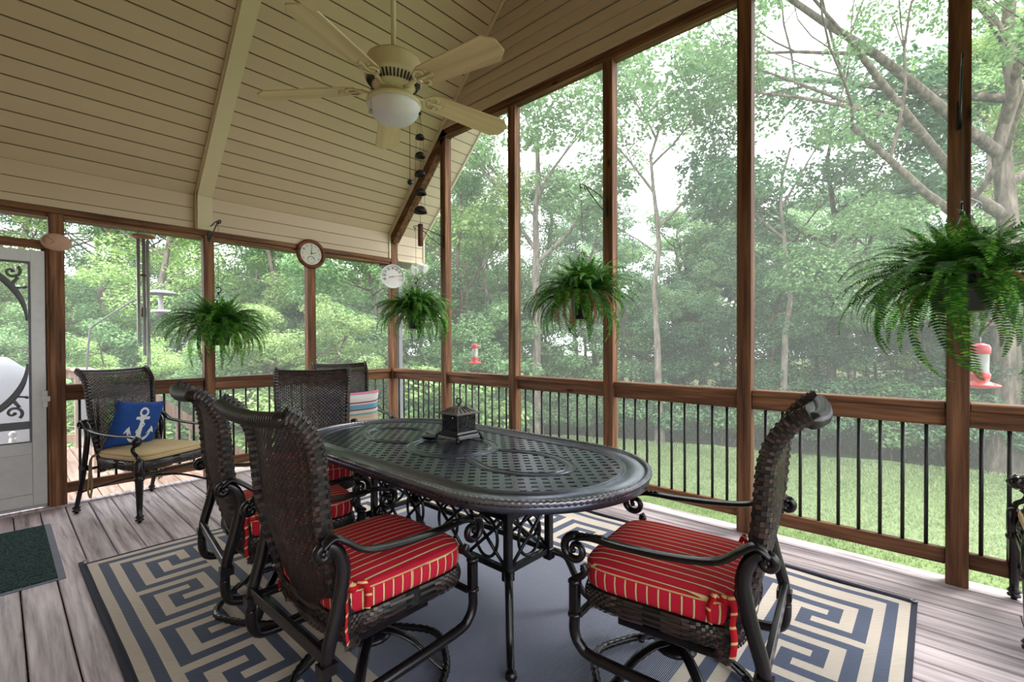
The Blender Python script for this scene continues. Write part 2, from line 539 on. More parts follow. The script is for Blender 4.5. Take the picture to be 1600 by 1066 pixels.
# ---- shared pieces
def post_mesh(h, s=0.09):
    mb = MB().box((0, 0, 0), (s, s, h), 0.004)
    o = mb.build('post', M['post']); me = o.data; bpy.data.objects.remove(o); return me
bal_mb = MB().cyl((0, 0, 0.175), (0, 0, 0.84), 0.0095, 10)
_o = bal_mb.build('baluster', M['black']); BAL = _o.data; bpy.data.objects.remove(_o)

def screw_holes(mb): pass

wall_r = empty('wall_right', kind='structure')
wall_l = empty('wall_left', kind='structure')
wall_s = empty('wall_south', kind='structure')
wall_b = empty('wall_house', kind='structure')

def zc(y):                                       # ceiling height over y
    return ZK + (YL + 0.01 - y if y > RIDGE_Y else y - YS + 0.01) * SL

# ---- right (gable) wall
posts_r = [4.061, 3.022, 1.956, 0.915, -0.129, -1.11]   # near edge (min y) of each post; 0.09 deep
knee_y = 4.16
for py in posts_r:
    h = (ZH if py < 4 else 3.58)
    if py < -0.5: h = 2.6
    link_mesh('post', post_mesh(h), wall_r, (XR, py, 0))
link_mesh('post', post_mesh(2.67), wall_r, (XR, YL, 0))
spans_r = [(posts_r[i + 1] + 0.09, posts_r[i]) for i in range(5)]
spans_r.insert(0, (4.151, YL))
for (a, b) in spans_r:
    MB().box((XR + 0.012, a, 0.926), (XR + 0.115, b, 0.966), 0.006).build('rail_cap', M['rail_y'], wall_r)
    MB().box((XR + 0.032, a, 0.8376), (XR + 0.070, b, 0.926), 0.003).build('top_rail', M['rail_y'], wall_r)
    MB().box((XR + 0.032, a, 0.0947), (XR + 0.070, b, 0.1767), 0.003).build('bottom_rail', M['rail_y'], wall_r)
    L = b - a
    n = max(2, round(L / 0.1))
    if L > 0.9: n = 9
    p = 0.0998
    s0 = a + (L - p * (n - 1)) / 2
    for k in range(n):
        link_mesh('baluster', BAL, wall_r, (XR + 0.051, s0 + k * p, 0))
    z1 = ZH - 0.002 if b < 4.2 else None
    if z1: MB().box((XR + 0.080, a, 0.966), (XR + 0.081, b, z1)).build('screen_panel', M['screen'], wall_r)
    else:
        MB().prism([(a, 0.966), (b, 0.966), (b, 2.66), (a, 3.50)], XR + 0.080, XR + 0.081, 'x').build('screen_panel', M['screen'], wall_r)
    MB().box((XR + 0.080, a, 0.10), (XR + 0.081, b, 0.84)).build('screen_panel', M['screen'], wall_r)
# header and raking beams of the gable
MB().box((XR, -0.03, ZH), (XR + 0.09, knee_y + 0.02, ZH + 0.085), 0.004).build('header_beam', M['rail_y'], wall_r)
hy, hz = 0.062, 0.0
def rake(y0, z0, y1, z1, name='rake_beam'):
    d = Vector((0, y1 - y0, z1 - z0)); L = d.length; d.normalize(); nrm = Vector((0, -d.z, d.y))
    if nrm.z > 0: nrm = -nrm
    mb = MB(); mb.obox(((XR + 0.045), (y0 + y1) / 2 + nrm.y * 0.05, (z0 + z1) / 2 + nrm.z * 0.05), (1, 0, 0), d, nrm, 0.045, L / 2, 0.05)
    o = mb.build(name, M['rail_y'], wall_r)
rake(YL + 0.03, zc(YL + 0.03) - 0.03, 4.10, zc(4.10) - 0.03)
rake(YS + 0.0, ZK - 0.03, -0.02, zc(-0.02) - 0.03)
# gable siding: stepped courses between header and the slopes
MB().prism([(YS, ZH + 0.09), (YL - (ZH + 0.09 - ZK), ZH + 0.09), (RIDGE_Y, RIDGE_Z - 0.03), (YS + 0.6, ZH + 0.6)], XR + 0.020, XR + 0.06, 'x').build('siding_shade_backing', M['groove'], wall_r)  # dark sheet behind the siding gaps, painting in their shadow lines
z = ZH + 0.10
ROW = 0.1175
MB().box((XR - 0.012, 0.0, ZH + 0.083), (XR + 0.05, knee_y - 0.02, ZH + 0.104)).build('siding_trim', M['gable'], wall_r)
while z < RIDGE_Z - 0.05:
    for s_ in (0,):
        z0, z1 = z, min(z + ROW - (0.015 if int(round((z - ZH) / ROW)) % 2 else 0.006), RIDGE_Z - 0.02)
        def ext(zz): return (YS - 0.01 + (zz - ZK) / SL, YL + 0.01 - (zz - ZK) / SL)
        a0, b0 = ext(z0); a1, b1 = ext(z1)
        mb = MB()
        xo = XR + 0.012
        pr_ = 0.015
        mb.add([(xo - pr_, a0, z0), (xo - pr_, b0, z0), (xo - 0.002, b1, z1), (xo - 0.002, a1, z1),
                (xo + 0.03, a0, z0), (xo + 0.03, b0, z0), (xo + 0.03, b1, z1), (xo + 0.03, a1, z1)],
               [(0, 1, 2, 3), (7, 6, 5, 4), (4, 5, 1, 0), (3, 2, 6, 7), (0, 3, 7, 4), (1, 5, 6, 2)])
        mb.build('siding_board', M['gable'], wall_r)
    z += ROW

# ---- left (eave) wall
posts_l = [(-0.75, 0.075), (0.277, 0.09), (1.320, 0.09), (2.308, 0.09)]
for px_, w_ in posts_l:
    link_mesh('post', post_mesh(2.32), wall_l, (px_, YL, 0))
def eave_header(wall, y0, y1, x0, x1):
    MB().box((x0, y0, 2.318), (x1, y1, 2.362), 0.004).build('header_beam', M['rail_x'], wall)
eave_header(wall_l, YL, YL + 0.09, XB, XR)
MB().box((XB, YL + 0.02, 2.290), (XR, YL + 0.09, 2.318), 0.003).build('header_beam', M['rail_x'], wall_l)
spans_l = [(0.367, 1.320), (1.410, 2.308), (2.398, XR)]
for (a, b) in spans_l:
    MB().box((a, YL + 0.012, 0.926), (b, YL + 0.115, 0.966), 0.006).build('rail_cap', M['rail_x'], wall_l)
    MB().box((a, YL + 0.032, 0.8376), (b, YL + 0.070, 0.926), 0.003).build('top_rail', M['rail_x'], wall_l)
    MB().box((a, YL + 0.032, 0.0947), (b, YL + 0.070, 0.1767), 0.003).build('bottom_rail', M['rail_x'], wall_l)
    n = 8; p = 0.113
    s0 = a + ((b - a) - p * (n - 1)) / 2
    for k in range(n): link_mesh('baluster', BAL, wall_l, (s0 + k * p, YL + 0.051, 0))
    MB().box((a, YL + 0.080, 0.966), (b, YL + 0.081, 2.318)).build('screen_panel', M['screen'], wall_l)
    MB().box((a, YL + 0.080, 0.10), (b, YL + 0.081, 0.84)).build('screen_panel', M['screen'], wall_l)
MB().box((XB, YL + 0.02, 2.035), (0.277, YL + 0.07, 2.098), 0.003).build('door_header', M['rail_x'], wall_l)
MB().box((XB, YL + 0.045, 2.098), (0.277, YL + 0.046, 2.318)).build('screen_panel', M['screen'], wall_l)
MB().box((0.262, YL + 0.012, 0), (0.277, YL + 0.07, 2.035)).build('door_jamb', M['post'], wall_l)
MB().box((0.236, YL + 0.056, 0), (0.264, YL + 0.07, 2.035)).build('door_stop', M['post'], wall_l)
MB().box((-0.675, YL + 0.012, 0), (-0.655, YL + 0.07, 2.035)).build('door_jamb', M['post'], wall_l)
MB().box((XB, YL - 0.005, -0.004), (XR, YL + 0.09, 0.012)).build('sill_board', M['deck'], wall_l)
MB().box((XB, YL + 0.02, 0.0), (-0.76, YL + 0.07, 2.035)).build('side_panel', M['vinyl'], wall_l)

def vert_planks(wall, x0, x1, yin, s=1):
    """two and a half courses of siding between header and slope; s=+1 wall at larger y"""
    zs = [2.362, 2.426, 2.552, 2.678]
    for i in range(3):
        mb = MB()
        y = yin
        mb.box((x0, y, zs[i] + 0.005), (x1, y + s * 0.014, zs[i + 1] - 0.001))
        mb.build('siding_board', M['vinyl'], wall)
    MB().box((x0, yin + s * 0.010, 2.36), (x1, yin + s * 0.03, 2.70)).build('siding_shade_backing', M['groove'], wall)
vert_planks(wall_l, XB, 1.245, YL + 0.004)
vert_planks(wall_l, 1.393, XR - 0.03, YL + 0.004)
vert_planks(wall_l, XR + 0.10, XR + 0.50, YL + 0.004)
MB().box((XR + 0.10, YL - 0.01, 2.345), (XR + 0.52, YL + 0.04, 2.364)).build('siding_trim', M['vinyl_trim'], wall_l)
MB().box((XR + 0.50, YL - 0.01, 2.345), (XR + 0.52, YL + 0.04, 2.70)).build('siding_trim', M['vinyl_trim'], wall_l)

# ---- ceiling: planks along both slopes
ceil_ = empty('ceiling', kind='structure')
PK = 0.1272
def plank_mesh(x0, x1, mat):
    # local: x along the porch, y up the slope, z = outward
    mb = MB()
    g = 0.0105
    mb.add([(x0, 0, 0), (x1, 0, 0), (x1, PK - g, 0), (x0, PK - g, 0), (x0, 0, 0.011), (x1, 0, 0.011), (x1, PK - g, 0.011), (x0, PK - g, 0.011)],
           [(0, 3, 2, 1), (4, 5, 6, 7), (0, 1, 5, 4), (1, 2, 6, 5), (2, 3, 7, 6), (3, 0, 4, 7)])
    o = mb.build('ceiling_plank', mat); me = o.data; bpy.data.objects.remove(o); return me
slope_len = (YL + 0.01 - RIDGE_Y) * LEN
ang = math.atan(SL)
nrow = int(slope_len / PK) + 1
segs = [(XB, 1.247), (1.391, XR - 0.025), (XR + 0.10, XR + 0.50)]
pm = [plank_mesh(a, b, M['vinyl']) for a, b in segs]
pm_s = plank_mesh(XB, XR + 0.50, M['vinyl'])
for r_ in range(nrow):
    d = r_ * PK
    if d + PK > slope_len + 0.05: break
    yy = YL + 0.01 - d / LEN; zz = ZK + d / LEN * SL
    for me in pm:
        # rotate so local +y runs up the slope towards -Y
        o = link_mesh('ceiling_plank', me, ceil_, (0, yy, zz))
        o.matrix_local = Matrix(((1, 0, 0, 0), (0, -1 / LEN, SL / LEN, yy), (0, SL / LEN, 1 / LEN, zz), (0, 0, 0, 1)))
    yy = YS - 0.01 + d / LEN
    o = link_mesh('ceiling_plank', pm_s, ceil_)
    o.matrix_local = Matrix(((1, 0, 0, 0), (0, 1 / LEN, -SL / LEN, yy), (0, SL / LEN, 1 / LEN, zz), (0, 0, 0, 1)))
def slope_box(x0, x1, d0, d1, n0, n1, mat, name, parent, south=False):
    """box in slope coordinates: d up the slope, n outward (+) / into the room (-)"""
    vs = []
    for n_ in (n0, n1):
        for (xx, dd) in ((x0, d0), (x1, d0), (x1, d1), (x0, d1)):
            yy = YL + 0.01 - dd / LEN + n_ * SL / LEN
            zz = ZK + dd * SL / LEN + n_ / LEN
            if south: yy = YS + (YL - yy)
            vs.append((xx, yy, zz))
    mb = MB().add(vs, [(0, 3, 2, 1), (4, 5, 6, 7), (0, 1, 5, 4), (1, 2, 6, 5), (2, 3, 7, 6), (3, 0, 4, 7)])
    return mb.build(name, mat, parent)
slope_box(XB, XR + 0.52, -0.02, slope_len + 0.02, 0.0075, 0.06, M['groove'], 'ceiling_backing', ceil_)
slope_box(XB, XR + 0.52, -0.02, slope_len + 0.02, 0.0075, 0.06, M['groove'], 'ceiling_backing', ceil_, True)
# roof above
slope_box(XB - 0.2, XR + 0.60, -0.55, slope_len + 0.1, 0.07, 0.16, M['groove'], 'roof_deck', ceil_)
slope_box(XB - 0.2, XR + 0.60, -0.55, slope_len + 0.1, 0.07, 0.16, M['groove'], 'roof_deck', ceil_, True)
slope_box(XR + 0.50, XR + 0.525, -0.3, slope_len, -0.02, 0.12, M['vinyl_trim'], 'fascia_board', ceil_)
# boxed beam following slope and wall, with its J trims
slope_box(1.262, 1.378, -0.02, slope_len + 0.02, -0.055, 0.01, M['vinyl_trim'], 'boxed_beam', ceil_)
slope_box(1.249, 1.262, -0.02, slope_len + 0.02, -0.022, 0.01, M['vinyl_trim'], 'beam_trim', ceil_)
slope_box(1.378, 1.392, -0.02, slope_len + 0.02, -0.022, 0.01, M['vinyl_trim'], 'beam_trim', ceil_)
MB().box((1.262, YL - 0.055, 2.362), (1.378, YL + 0.02, 2.70)).build('boxed_beam', M['vinyl_trim'], wall_l)
MB().box((1.249, YL - 0.02, 2.362), (1.262, YL + 0.02, 2.68)).build('beam_trim', M['vinyl_trim'], wall_l)
MB().box((1.378, YL - 0.02, 2.362), (1.392, YL + 0.02, 2.68)).build('beam_trim', M['vinyl_trim'], wall_l)
slope_box(XR - 0.03, XR + 0.002, -0.02, slope_len + 0.02, -0.02, 0.01, M['vinyl_trim'], 'gable_trim', ceil_)
MB().box((XR - 0.032, YL - 0.012, 2.362), (XR - 0.008, YL + 0.02, 2.69)).build('gable_trim', M['vinyl_trim'], wall_l)
MB().box((XB, RIDGE_Y - 0.06, RIDGE_Z - 0.05), (XR + 0.5, RIDGE_Y + 0.06, RIDGE_Z - 0.02)).build('ridge_trim', M['vinyl_trim'], ceil_)

# ---- south eave wall (open, screened) and the house wall behind the viewer
for px_ in (-0.9, 0.2, 1.25, 2.3):
    link_mesh('post', post_mesh(2.32), wall_s, (px_, YS - 0.09, 0))
MB().box((XB, YS - 0.09, 2.318), (XR + 0.09, YS, 2.362)).build('header_beam', M['rail_x'], wall_s)
for i in range(3):
    zs = [2.362, 2.426, 2.552, 2.678]
    MB().box((XB, YS - 0.02, zs[i] + 0.005), (XR, YS - 0.004, zs[i + 1] - 0.001)).build('siding_board', M['vinyl'], wall_s)
for a, b in ((-0.81, 0.2), (0.29, 1.25), (1.34, 2.3), (2.39, XR)):
    MB().box((a, YS - 0.115, 0.926), (b, YS - 0.012, 0.966), 0.006).build('rail_cap', M['rail_x'], wall_s)
    MB().box((a, YS - 0.070, 0.8376), (b, YS - 0.032, 0.926), 0.003).build('top_rail', M['rail_x'], wall_s)
    MB().box((a, YS - 0.070, 0.0947), (b, YS - 0.032, 0.1767), 0.003).build('bottom_rail', M['rail_x'], wall_s)
    for k in range(8): link_mesh('baluster', BAL, wall_s, (a + 0.06 + k * 0.112, YS - 0.051, 0))
    MB().box((a, YS - 0.081, 0.966), (b, YS - 0.080, 2.318)).build('screen_panel', M['screen'], wall_s)
zz = 0.0
while zz < RIDGE_Z:
    z1 = min(zz + 0.2, RIDGE_Z - 0.01)
    def ex(q): return (YS, YL) if q < ZK else (YS + (q - ZK) / SL, YL - (q - ZK) / SL)
    a0, b0 = ex(zz); a1, b1 = ex(z1)
    MB().prism([(a0, zz), (b0, zz), (b1, z1), (a1, z1)], XB - 0.03, XB, 'x').build('siding_board', M['vinyl'], wall_b)
    zz += 0.2

# ---- storm door with cast scroll grille
door = empty('door_1', (0, 0, 0), kind='structure')
DX0, DX1, DY = -0.648, 0.256, YL + 0.020
def dbox(x0, x1, z0, z1, y0, y1, name, mat, bev=0.003, par=door):
    return MB().box((x0, y0, z0), (x1, y1, z1), bev).build(name, mat, par)
dbox(0.176, DX1, 0.045, 2.015, DY, DY + 0.032, 'door_stile', M['white'])
dbox(DX0, DX0 + 0.08, 0.045, 2.015, DY, DY + 0.032, 'door_stile', M['white'])
dbox(DX0 + 0.08, 0.176, 1.925, 2.015, DY, DY + 0.032, 'door_rail', M['white'])
dbox(DX0 + 0.08, 0.176, 0.445, 0.535, DY, DY + 0.032, 'door_rail', M['white'])
dbox(DX0 + 0.08, 0.176, 0.045, 0.135, DY, DY + 0.032, 'door_rail', M['white'])
dbox(DX0 + 0.08, 0.176, 0.135, 0.445, DY + 0.010, DY + 0.022, 'door_panel', M['white'])
dbox(DX0, DX1, 0.022, 0.045, DY + 0.004, DY + 0.028, 'door_sweep', M['silver'])
dbox(0.162, 0.178, 0.535, 1.925, DY + 0.004, DY + 0.028, 'screen_frame', M['grey_metal'])
dbox(DX0 + 0.08, DX0 + 0.095, 0.535, 1.925, DY + 0.004, DY + 0.028, 'screen_frame', M['grey_metal'])
dbox(DX0 + 0.09, 0.166, 1.910, 1.926, DY + 0.004, DY + 0.028, 'screen_frame', M['grey_metal'])
dbox(DX0 + 0.09, 0.166, 0.534, 0.546, DY + 0.004, DY + 0.028, 'screen_frame', M['grey_metal'])
MB().box((DX0 + 0.09, DY + 0.020, 0.54), (0.166, DY + 0.021, 1.92)).build('screen_panel', M['screen'], door)
dbox(DX0 + 0.09, 0.165, 0.640, 0.700, DY + 0.001, DY + 0.010, 'grille_bar', M['grey_metal'])
def scroll(cx, cz, r0, turns, a0, sgn, n=26, r1=0.25):
    pts = []
    for i in range(n + 1):
        t = i / n
        r = r0 * (1 - (1 - r1) * t)
        a = a0 + sgn * turns * 2 * PI * t
        pts.append((cx + r * math.cos(a), DY + 0.006, cz + r * math.sin(a)))
    return pts
def grille(flip_z):
    base = 1.91 if not flip_z else 0.70
    sz = 1 if not flip_z else -1
    mb = MB()
    def P(x, z): return (x, DY + 0.006, base - sz * z)
    arc = [P(0.155 - 0.42 * (1 - math.cos(t)), 0.44 * (1 - math.sin(t)) + 0.0) for t in [i * PI / 2 / 20 for i in range(21)]]
    mb.tube(arc, [0.006 + 0.018 * math.sin(PI * i / 20) for i in range(21)], 8, flat=(0.3, (0, 1, 0)))
    def sp(cx, cz, r0, turns, a0, sgn, w, r1=0.22):
        pts = []
        for i in range(31):
            t = i / 30; r = r0 * (1 - (1 - r1) * t); a = a0 + sgn * turns * 2 * PI * t
            pts.append(P(cx + r * math.cos(a), cz - r * math.sin(a)))
        mb.tube(pts, [w * (1 - 0.35 * i / 30) for i in range(31)], 7, flat=(0.35, (0, 1, 0)))
        mb.ball(pts[-1], w * 1.25, 8)
    sp(0.078, 0.070, 0.052, 1.05, 0.9, -1, 0.011, 0.16)
    mb.tube([P(0.070, 0.185), P(0.082, 0.160), P(0.100, 0.130), P(0.111, 0.110)], [0.016, 0.013, 0.011, 0.011], 7, flat=(0.35, (0, 1, 0)))
    mb.tube([P(0.085, 0.195), P(0.125, 0.190), P(0.148, 0.185)], [0.010, 0.007, 0.009], 7, flat=(0.5, (0, 1, 0)))
    mb.ball(P(0.150, 0.183), 0.012, 8)
    return mb.build('grille_scroll', M['grey_metal'], door)
grille(False); grille(True)
lk = MB().box((0.232, DY - 0.028, 0.80), (0.262, DY, 0.93), 0.004)
lk.box((0.226, DY - 0.040, 0.845), (0.276, DY - 0.020, 0.885), 0.003).cyl((0.245, DY - 0.03, 0.865), (0.245, DY - 0.055, 0.865), 0.009)
lk.build('door_latch', M['white'], door)
# ================================================================== OUTSIDE
def ground_mats():
    m, n, l, b = new_mat('lawn_grass', 0.95, spec=0.1)
    tc = n.new('ShaderNodeTexCoord')
    a = noise(n, l, tc.outputs['Object'], 0.5, 4); f = noise(n, l, tc.outputs['Object'], 30, 5, 0.7)
    c1 = mixc(n, l, a.outputs['Fac'], srgb(118, 138, 92), srgb(156, 174, 124))
    c2 = mixc(n, l, f.outputs['Fac'], srgb(94, 114, 72), c1)
    c3 = mixc(n, l, 0.5, c1, c2)
    l.new(c3, b.inputs['Base Color']); bump(n, l, f.outputs['Fac'], b, 0.8, 0.05)
    M['lawn'] = m
    m, n, l, b = new_mat('forest_floor', 1.0, spec=0.05)
    tc = n.new('ShaderNodeTexCoord')
    a = noise(n, l, tc.outputs['Object'], 0.8, 5, 0.7)
    r = ramp(n, l, a.outputs['Fac'], [(0.35, srgb(44, 58, 36)), (0.5, srgb(66, 66, 48)), (0.65, srgb(64, 84, 48))])
    l.new(r.outputs[0], b.inputs['Base Color']); bump(n, l, a.outputs['Fac'], b, 0.8, 0.1)
    M['forest'] = m
ground_mats()
GZ = -1.6
def edge_x(y): return 11.7 + (9.5 - y) * 0.28 if y < 9.5 else 11.7 - (y - 9.5) * 0.9
def gz(x, y):
    d = max(0.0, y - 8.0) * 0.05
    return GZ - min(1.2, d) + 0.03 * math.sin(x * 0.9) * math.cos(y * 0.7)
def grid_ground(name, xs, ys, mat, dz=0.0, kind='structure'):
    vs = []; fs = []
    for j, y_ in enumerate(ys):
        for i, x_ in enumerate(xs): vs.append((x_, y_, gz(x_, y_) + dz))
    W = len(xs)
    for j in range(len(ys) - 1):
        for i in range(W - 1): fs.append((j * W + i, j * W + i + 1, (j + 1) * W + i + 1, (j + 1) * W + i))
    o = mesh_np(name, vs, fs, mat, smooth=True)
    tag(o, kind=kind); return o
grid_ground('ground', np.linspace(-90, 120, 60), np.linspace(-90, 120, 60), M['forest'], -0.05)
lv = []; lf = []
ysl = np.linspace(-40, 16, 60)
for j, y_ in enumerate(ysl):
    xe = edge_x(y_) + 0.35 * math.sin(y_ * 1.7) + 0.2 * math.sin(y_ * 4.1)
    xs_ = np.linspace(-4 if y_ > 9 else 0.0, max(xe, 1.0), 24)
    for x_ in xs_: lv.append((x_, y_, gz(x_, y_)))
for j in range(59):
    for i in range(23): lf.append((j * 24 + i, j * 24 + i + 1, (j + 1) * 24 + i + 1, (j + 1) * 24 + i))
tag(mesh_np('lawn', lv, lf, M['lawn'], smooth=True), kind='structure')

# grass blades over the part of the lawn seen from the porch
def grass():
    N = 90000
    y_ = rng.uniform(-4.5, 9.5, N); t = rng.uniform(0, 1, N) ** 0.8
    x0 = 3.75
    xe = 11.7 + (9.5 - y_) * 0.28
    x_ = x0 + (xe - x0) * t
    z_ = GZ + 0.0 - np.clip((y_ - 8) * 0.05, 0, 1.2) + 0.03 * np.sin(x_ * 0.9) * np.cos(y_ * 0.7)
    a = rng.uniform(0, 2 * PI, N); h = rng.uniform(0.03, 0.07, N); w = 0.006 + 0.0012 * (x_ - 3)
    lx = rng.normal(0, 0.02, N); ly = rng.normal(0, 0.02, N)
    v = np.zeros((N, 3, 3), np.float32)
    v[:, 0] = np.stack([x_ - np.cos(a) * w, y_ - np.sin(a) * w, z_ - 0.01], 1)
    v[:, 1] = np.stack([x_ + np.cos(a) * w, y_ + np.sin(a) * w, z_ - 0.01], 1)
    v[:, 2] = np.stack([x_ + lx, y_ + ly, z_ + h], 1)
    f = np.arange(N * 3).reshape(N, 3)
    m = leaf_mat('grass_blade', [srgb(106, 130, 84), srgb(146, 166, 114), srgb(186, 200, 150)], 0.3, nscale=0.6)
    o = mesh_np('lawn_grass_blades', v.reshape(-1, 3), f, m, k=3)
    tag(o, 'short mown grass of the lawn beyond the deck railing', 'grass', kind='stuff')
grass()

# ---------------- trees
def leaves_cloud(blobs, n_leaf, size, rs, droop=0.25, flat=0.6):
    """quad leaves scattered in shells of ellipsoid blobs; blobs = [(x,y,z,r)]"""
    B = np.array(blobs); w = B[:, 3] ** 2; w /= w.sum()
    idx = rs.choice(len(B), n_leaf, p=w)
    d = rs.normal(size=(n_leaf, 3)); d /= np.linalg.norm(d, axis=1)[:, None]
    rad = B[idx, 3] * (0.55 + 0.55 * rs.uniform(0, 1, n_leaf) ** 0.7)
    P = B[idx, :3] + d * rad[:, None] * np.array([1, 1, flat])
    # layered sprays
    nrm = np.stack([rs.normal(0, 0.55, n_leaf), rs.normal(0, 0.55, n_leaf), np.ones(n_leaf)], 1) + d * 0.5
    nrm /= np.linalg.norm(nrm, axis=1)[:, None]
    t = np.cross(nrm, rs.normal(size=(n_leaf, 3))); t /= np.linalg.norm(t, axis=1)[:, None]
    b = np.cross(nrm, t)
    s = size * rs.uniform(0.6, 1.3, n_leaf)[:, None]
    v = np.zeros((n_leaf, 4, 3), np.float32)
    v[:, 0] = P - t * s; v[:, 1] = P - b * s * 0.5 - nrm * s * 0.15; v[:, 2] = P + t * s; v[:, 3] = P + b * s * 0.5 - nrm * s * 0.15
    v[..., 2] -= 0
    return v.reshape(-1, 3), np.arange(n_leaf * 4).reshape(-1, 4)

def limb(mb, p, d, L, r, depth, rs, tips, bend=0.35):
    pts = [Vector(p)]; q = Vector(p); dd = Vector(d).normalized(); n = 5
    for i in range(n):
        dd = (dd + Vector((rs.normal(0, 0.12), rs.normal(0, 0.12), bend * 0.15))).normalized()
        q = q + dd * (L / n); pts.append(q.copy())
    mb.tube(pts, [r * (1 - 0.6 * i / n) for i in range(n + 1)], 6, cap=False)
    tips.append((q.x, q.y, q.z, L))
    if depth > 0:
        for k in range(3 if depth > 1 else 2):
            i = rs.integers(2, n + 1)
            a = rs.uniform(0, 2 * PI)
            nd = (dd + Vector((math.cos(a), math.sin(a), rs.uniform(-0.2, 0.5))) * 0.9).normalized()
            limb(mb, pts[i], nd, L * 0.62, r * (1 - 0.6 * i / n) * 0.6, depth - 1, rs, tips, bend)

def make_tree(kind, seed):
    rs = np.random.default_rng(seed)
    mb = MB(); tips = []
    if kind == 'tall':        # forest tree: long trunk, high rounded crown, sprays down the trunk
        H = 15.0
        pts = [(rs.normal(0, 0.10) * i * 0.5, rs.normal(0, 0.10) * i * 0.5, H * i / 8) for i in range(9)]
        mb.tube(pts, [0.24 * (1 - 0.75 * i / 8) + (0.09 if i == 0 else 0) for i in range(9)], 10, cap=False)
        for k in range(26):
            z_ = rs.uniform(4.5, 14.6); a = rs.uniform(0, 2 * PI)
            L = 3.3 * (1 - abs(z_ - 9.5) / 9) * rs.uniform(0.7, 1.1)
            i = z_ / H * 8; p0 = Vector(pts[int(i)]).lerp(Vector(pts[min(8, int(i) + 1)]), i - int(i))
            limb(mb, p0, (math.cos(a), math.sin(a), rs.uniform(0.05, 0.6)), L, 0.06, 1, rs, tips)
        blobs = [(t[0], t[1], t[2], rs.uniform(0.55, 1.0)) for t in tips]
        v, f = leaves_cloud(blobs, 25000, 0.086, rs)
    elif kind == 'mid':       # understorey tree: layered sprays to the ground
        H = 7.0
        pts = [(rs.normal(0, 0.08) * i * 0.5, rs.normal(0, 0.08) * i * 0.5, H * i / 6) for i in range(7)]
        mb.tube(pts, [0.10 * (1 - 0.8 * i / 6) + 0.01 for i in range(7)], 8, cap=False)
        for k in range(20):
            z_ = rs.uniform(0.9, 6.8); a = rs.uniform(0, 2 * PI)
            L = 2.3 * (1 - abs(z_ - 3.0) / 6.5) * rs.uniform(0.7, 1.1)
            i = z_ / H * 6; p0 = Vector(pts[int(i)]).lerp(Vector(pts[min(6, int(i) + 1)]), i - int(i))
            limb(mb, p0, (math.cos(a), math.sin(a), rs.uniform(0.0, 0.3)), L, 0.03, 1, rs, tips)
        blobs = [(t[0], t[1], t[2], rs.uniform(0.4, 0.75)) for t in tips]
        v, f = leaves_cloud(blobs, 24000, 0.064, rs, flat=0.55)
    else:                     # shrub
        H = 1.6
        for k in range(9):
            a = rs.uniform(0, 2 * PI)
            limb(mb, (rs.normal(0, 0.25), rs.normal(0, 0.25), -0.1), (math.cos(a) * 0.7, math.sin(a) * 0.7, 1), rs.uniform(0.8, 1.6), 0.018, 1, rs, tips)
        blobs = [(t[0], t[1], t[2], rs.uniform(0.28, 0.5)) for t in tips]
        v, f = leaves_cloud(blobs, 7000, 0.06, rs)
    return mb, v, f

PROTO = {}
def proto(kind, seed, bark, leaf):
    key = (kind, seed, bark, leaf)
    if key in PROTO: return PROTO[key]
    base = (kind, seed)
    if base not in PROTO: PROTO[base] = make_tree(kind, seed)
    mb, v, f = PROTO[base]
    tr = mb.build('trunk', M[bark]); tm = tr.data; bpy.data.objects.remove(tr)
    fo = mesh_np('foliage', v, f, M[leaf]); fm = fo.data; bpy.data.objects.remove(fo)
    PROTO[key] = (tm, fm)
    return PROTO[key]

PLACED = []
BAYS = [(-999, 90, 'storm door bay'), (90, 327, 'second left bay'), (327, 487, 'third left bay'), (487, 612, 'bay left of the corner'), (612, 698, 'bay right of the corner'), (698, 805, 'bay with the small hummingbird feeder'), (805, 953, 'bay of the browned fern'), (953, 1165, 'fourth right bay'), (1165, 1498, 'fifth right bay'), (1498, 9999, 'rightmost bay')]
ORD = ['first', 'second', 'third', 'fourth', 'fifth', 'sixth', 'seventh', 'eighth', 'ninth', 'tenth', 'eleventh', 'twelfth', 'thirteenth', 'fourteenth']
def place(kind, seed, px, dist, scale, rot, bark, leaf, label, cat, group, name, zs=1.0, dz=0.0):
    t = (px - 800.0) / 730.53
    X_ = dist * (_f.x + _r.x * t); Y_ = dist * (_f.y + _r.y * t)
    tm, fm = proto(kind, seed, bark, leaf)
    e = empty(name, (X_, Y_, gz(X_, Y_) + dz), rot, label=label, cat=cat, group=group)
    e.scale = (scale, scale, scale * zs)
    link_mesh('trunk' if kind != 'shrub' else 'stems', tm, e)
    fo = link_mesh('foliage', fm, e); fo['kind'] = 'stuff'
    PLACED.append((e, px, name))
    return e

rr = random.Random(11)
SIDE = lambda px: 'left' if px < 420 else ('middle' if px < 1000 else 'right')
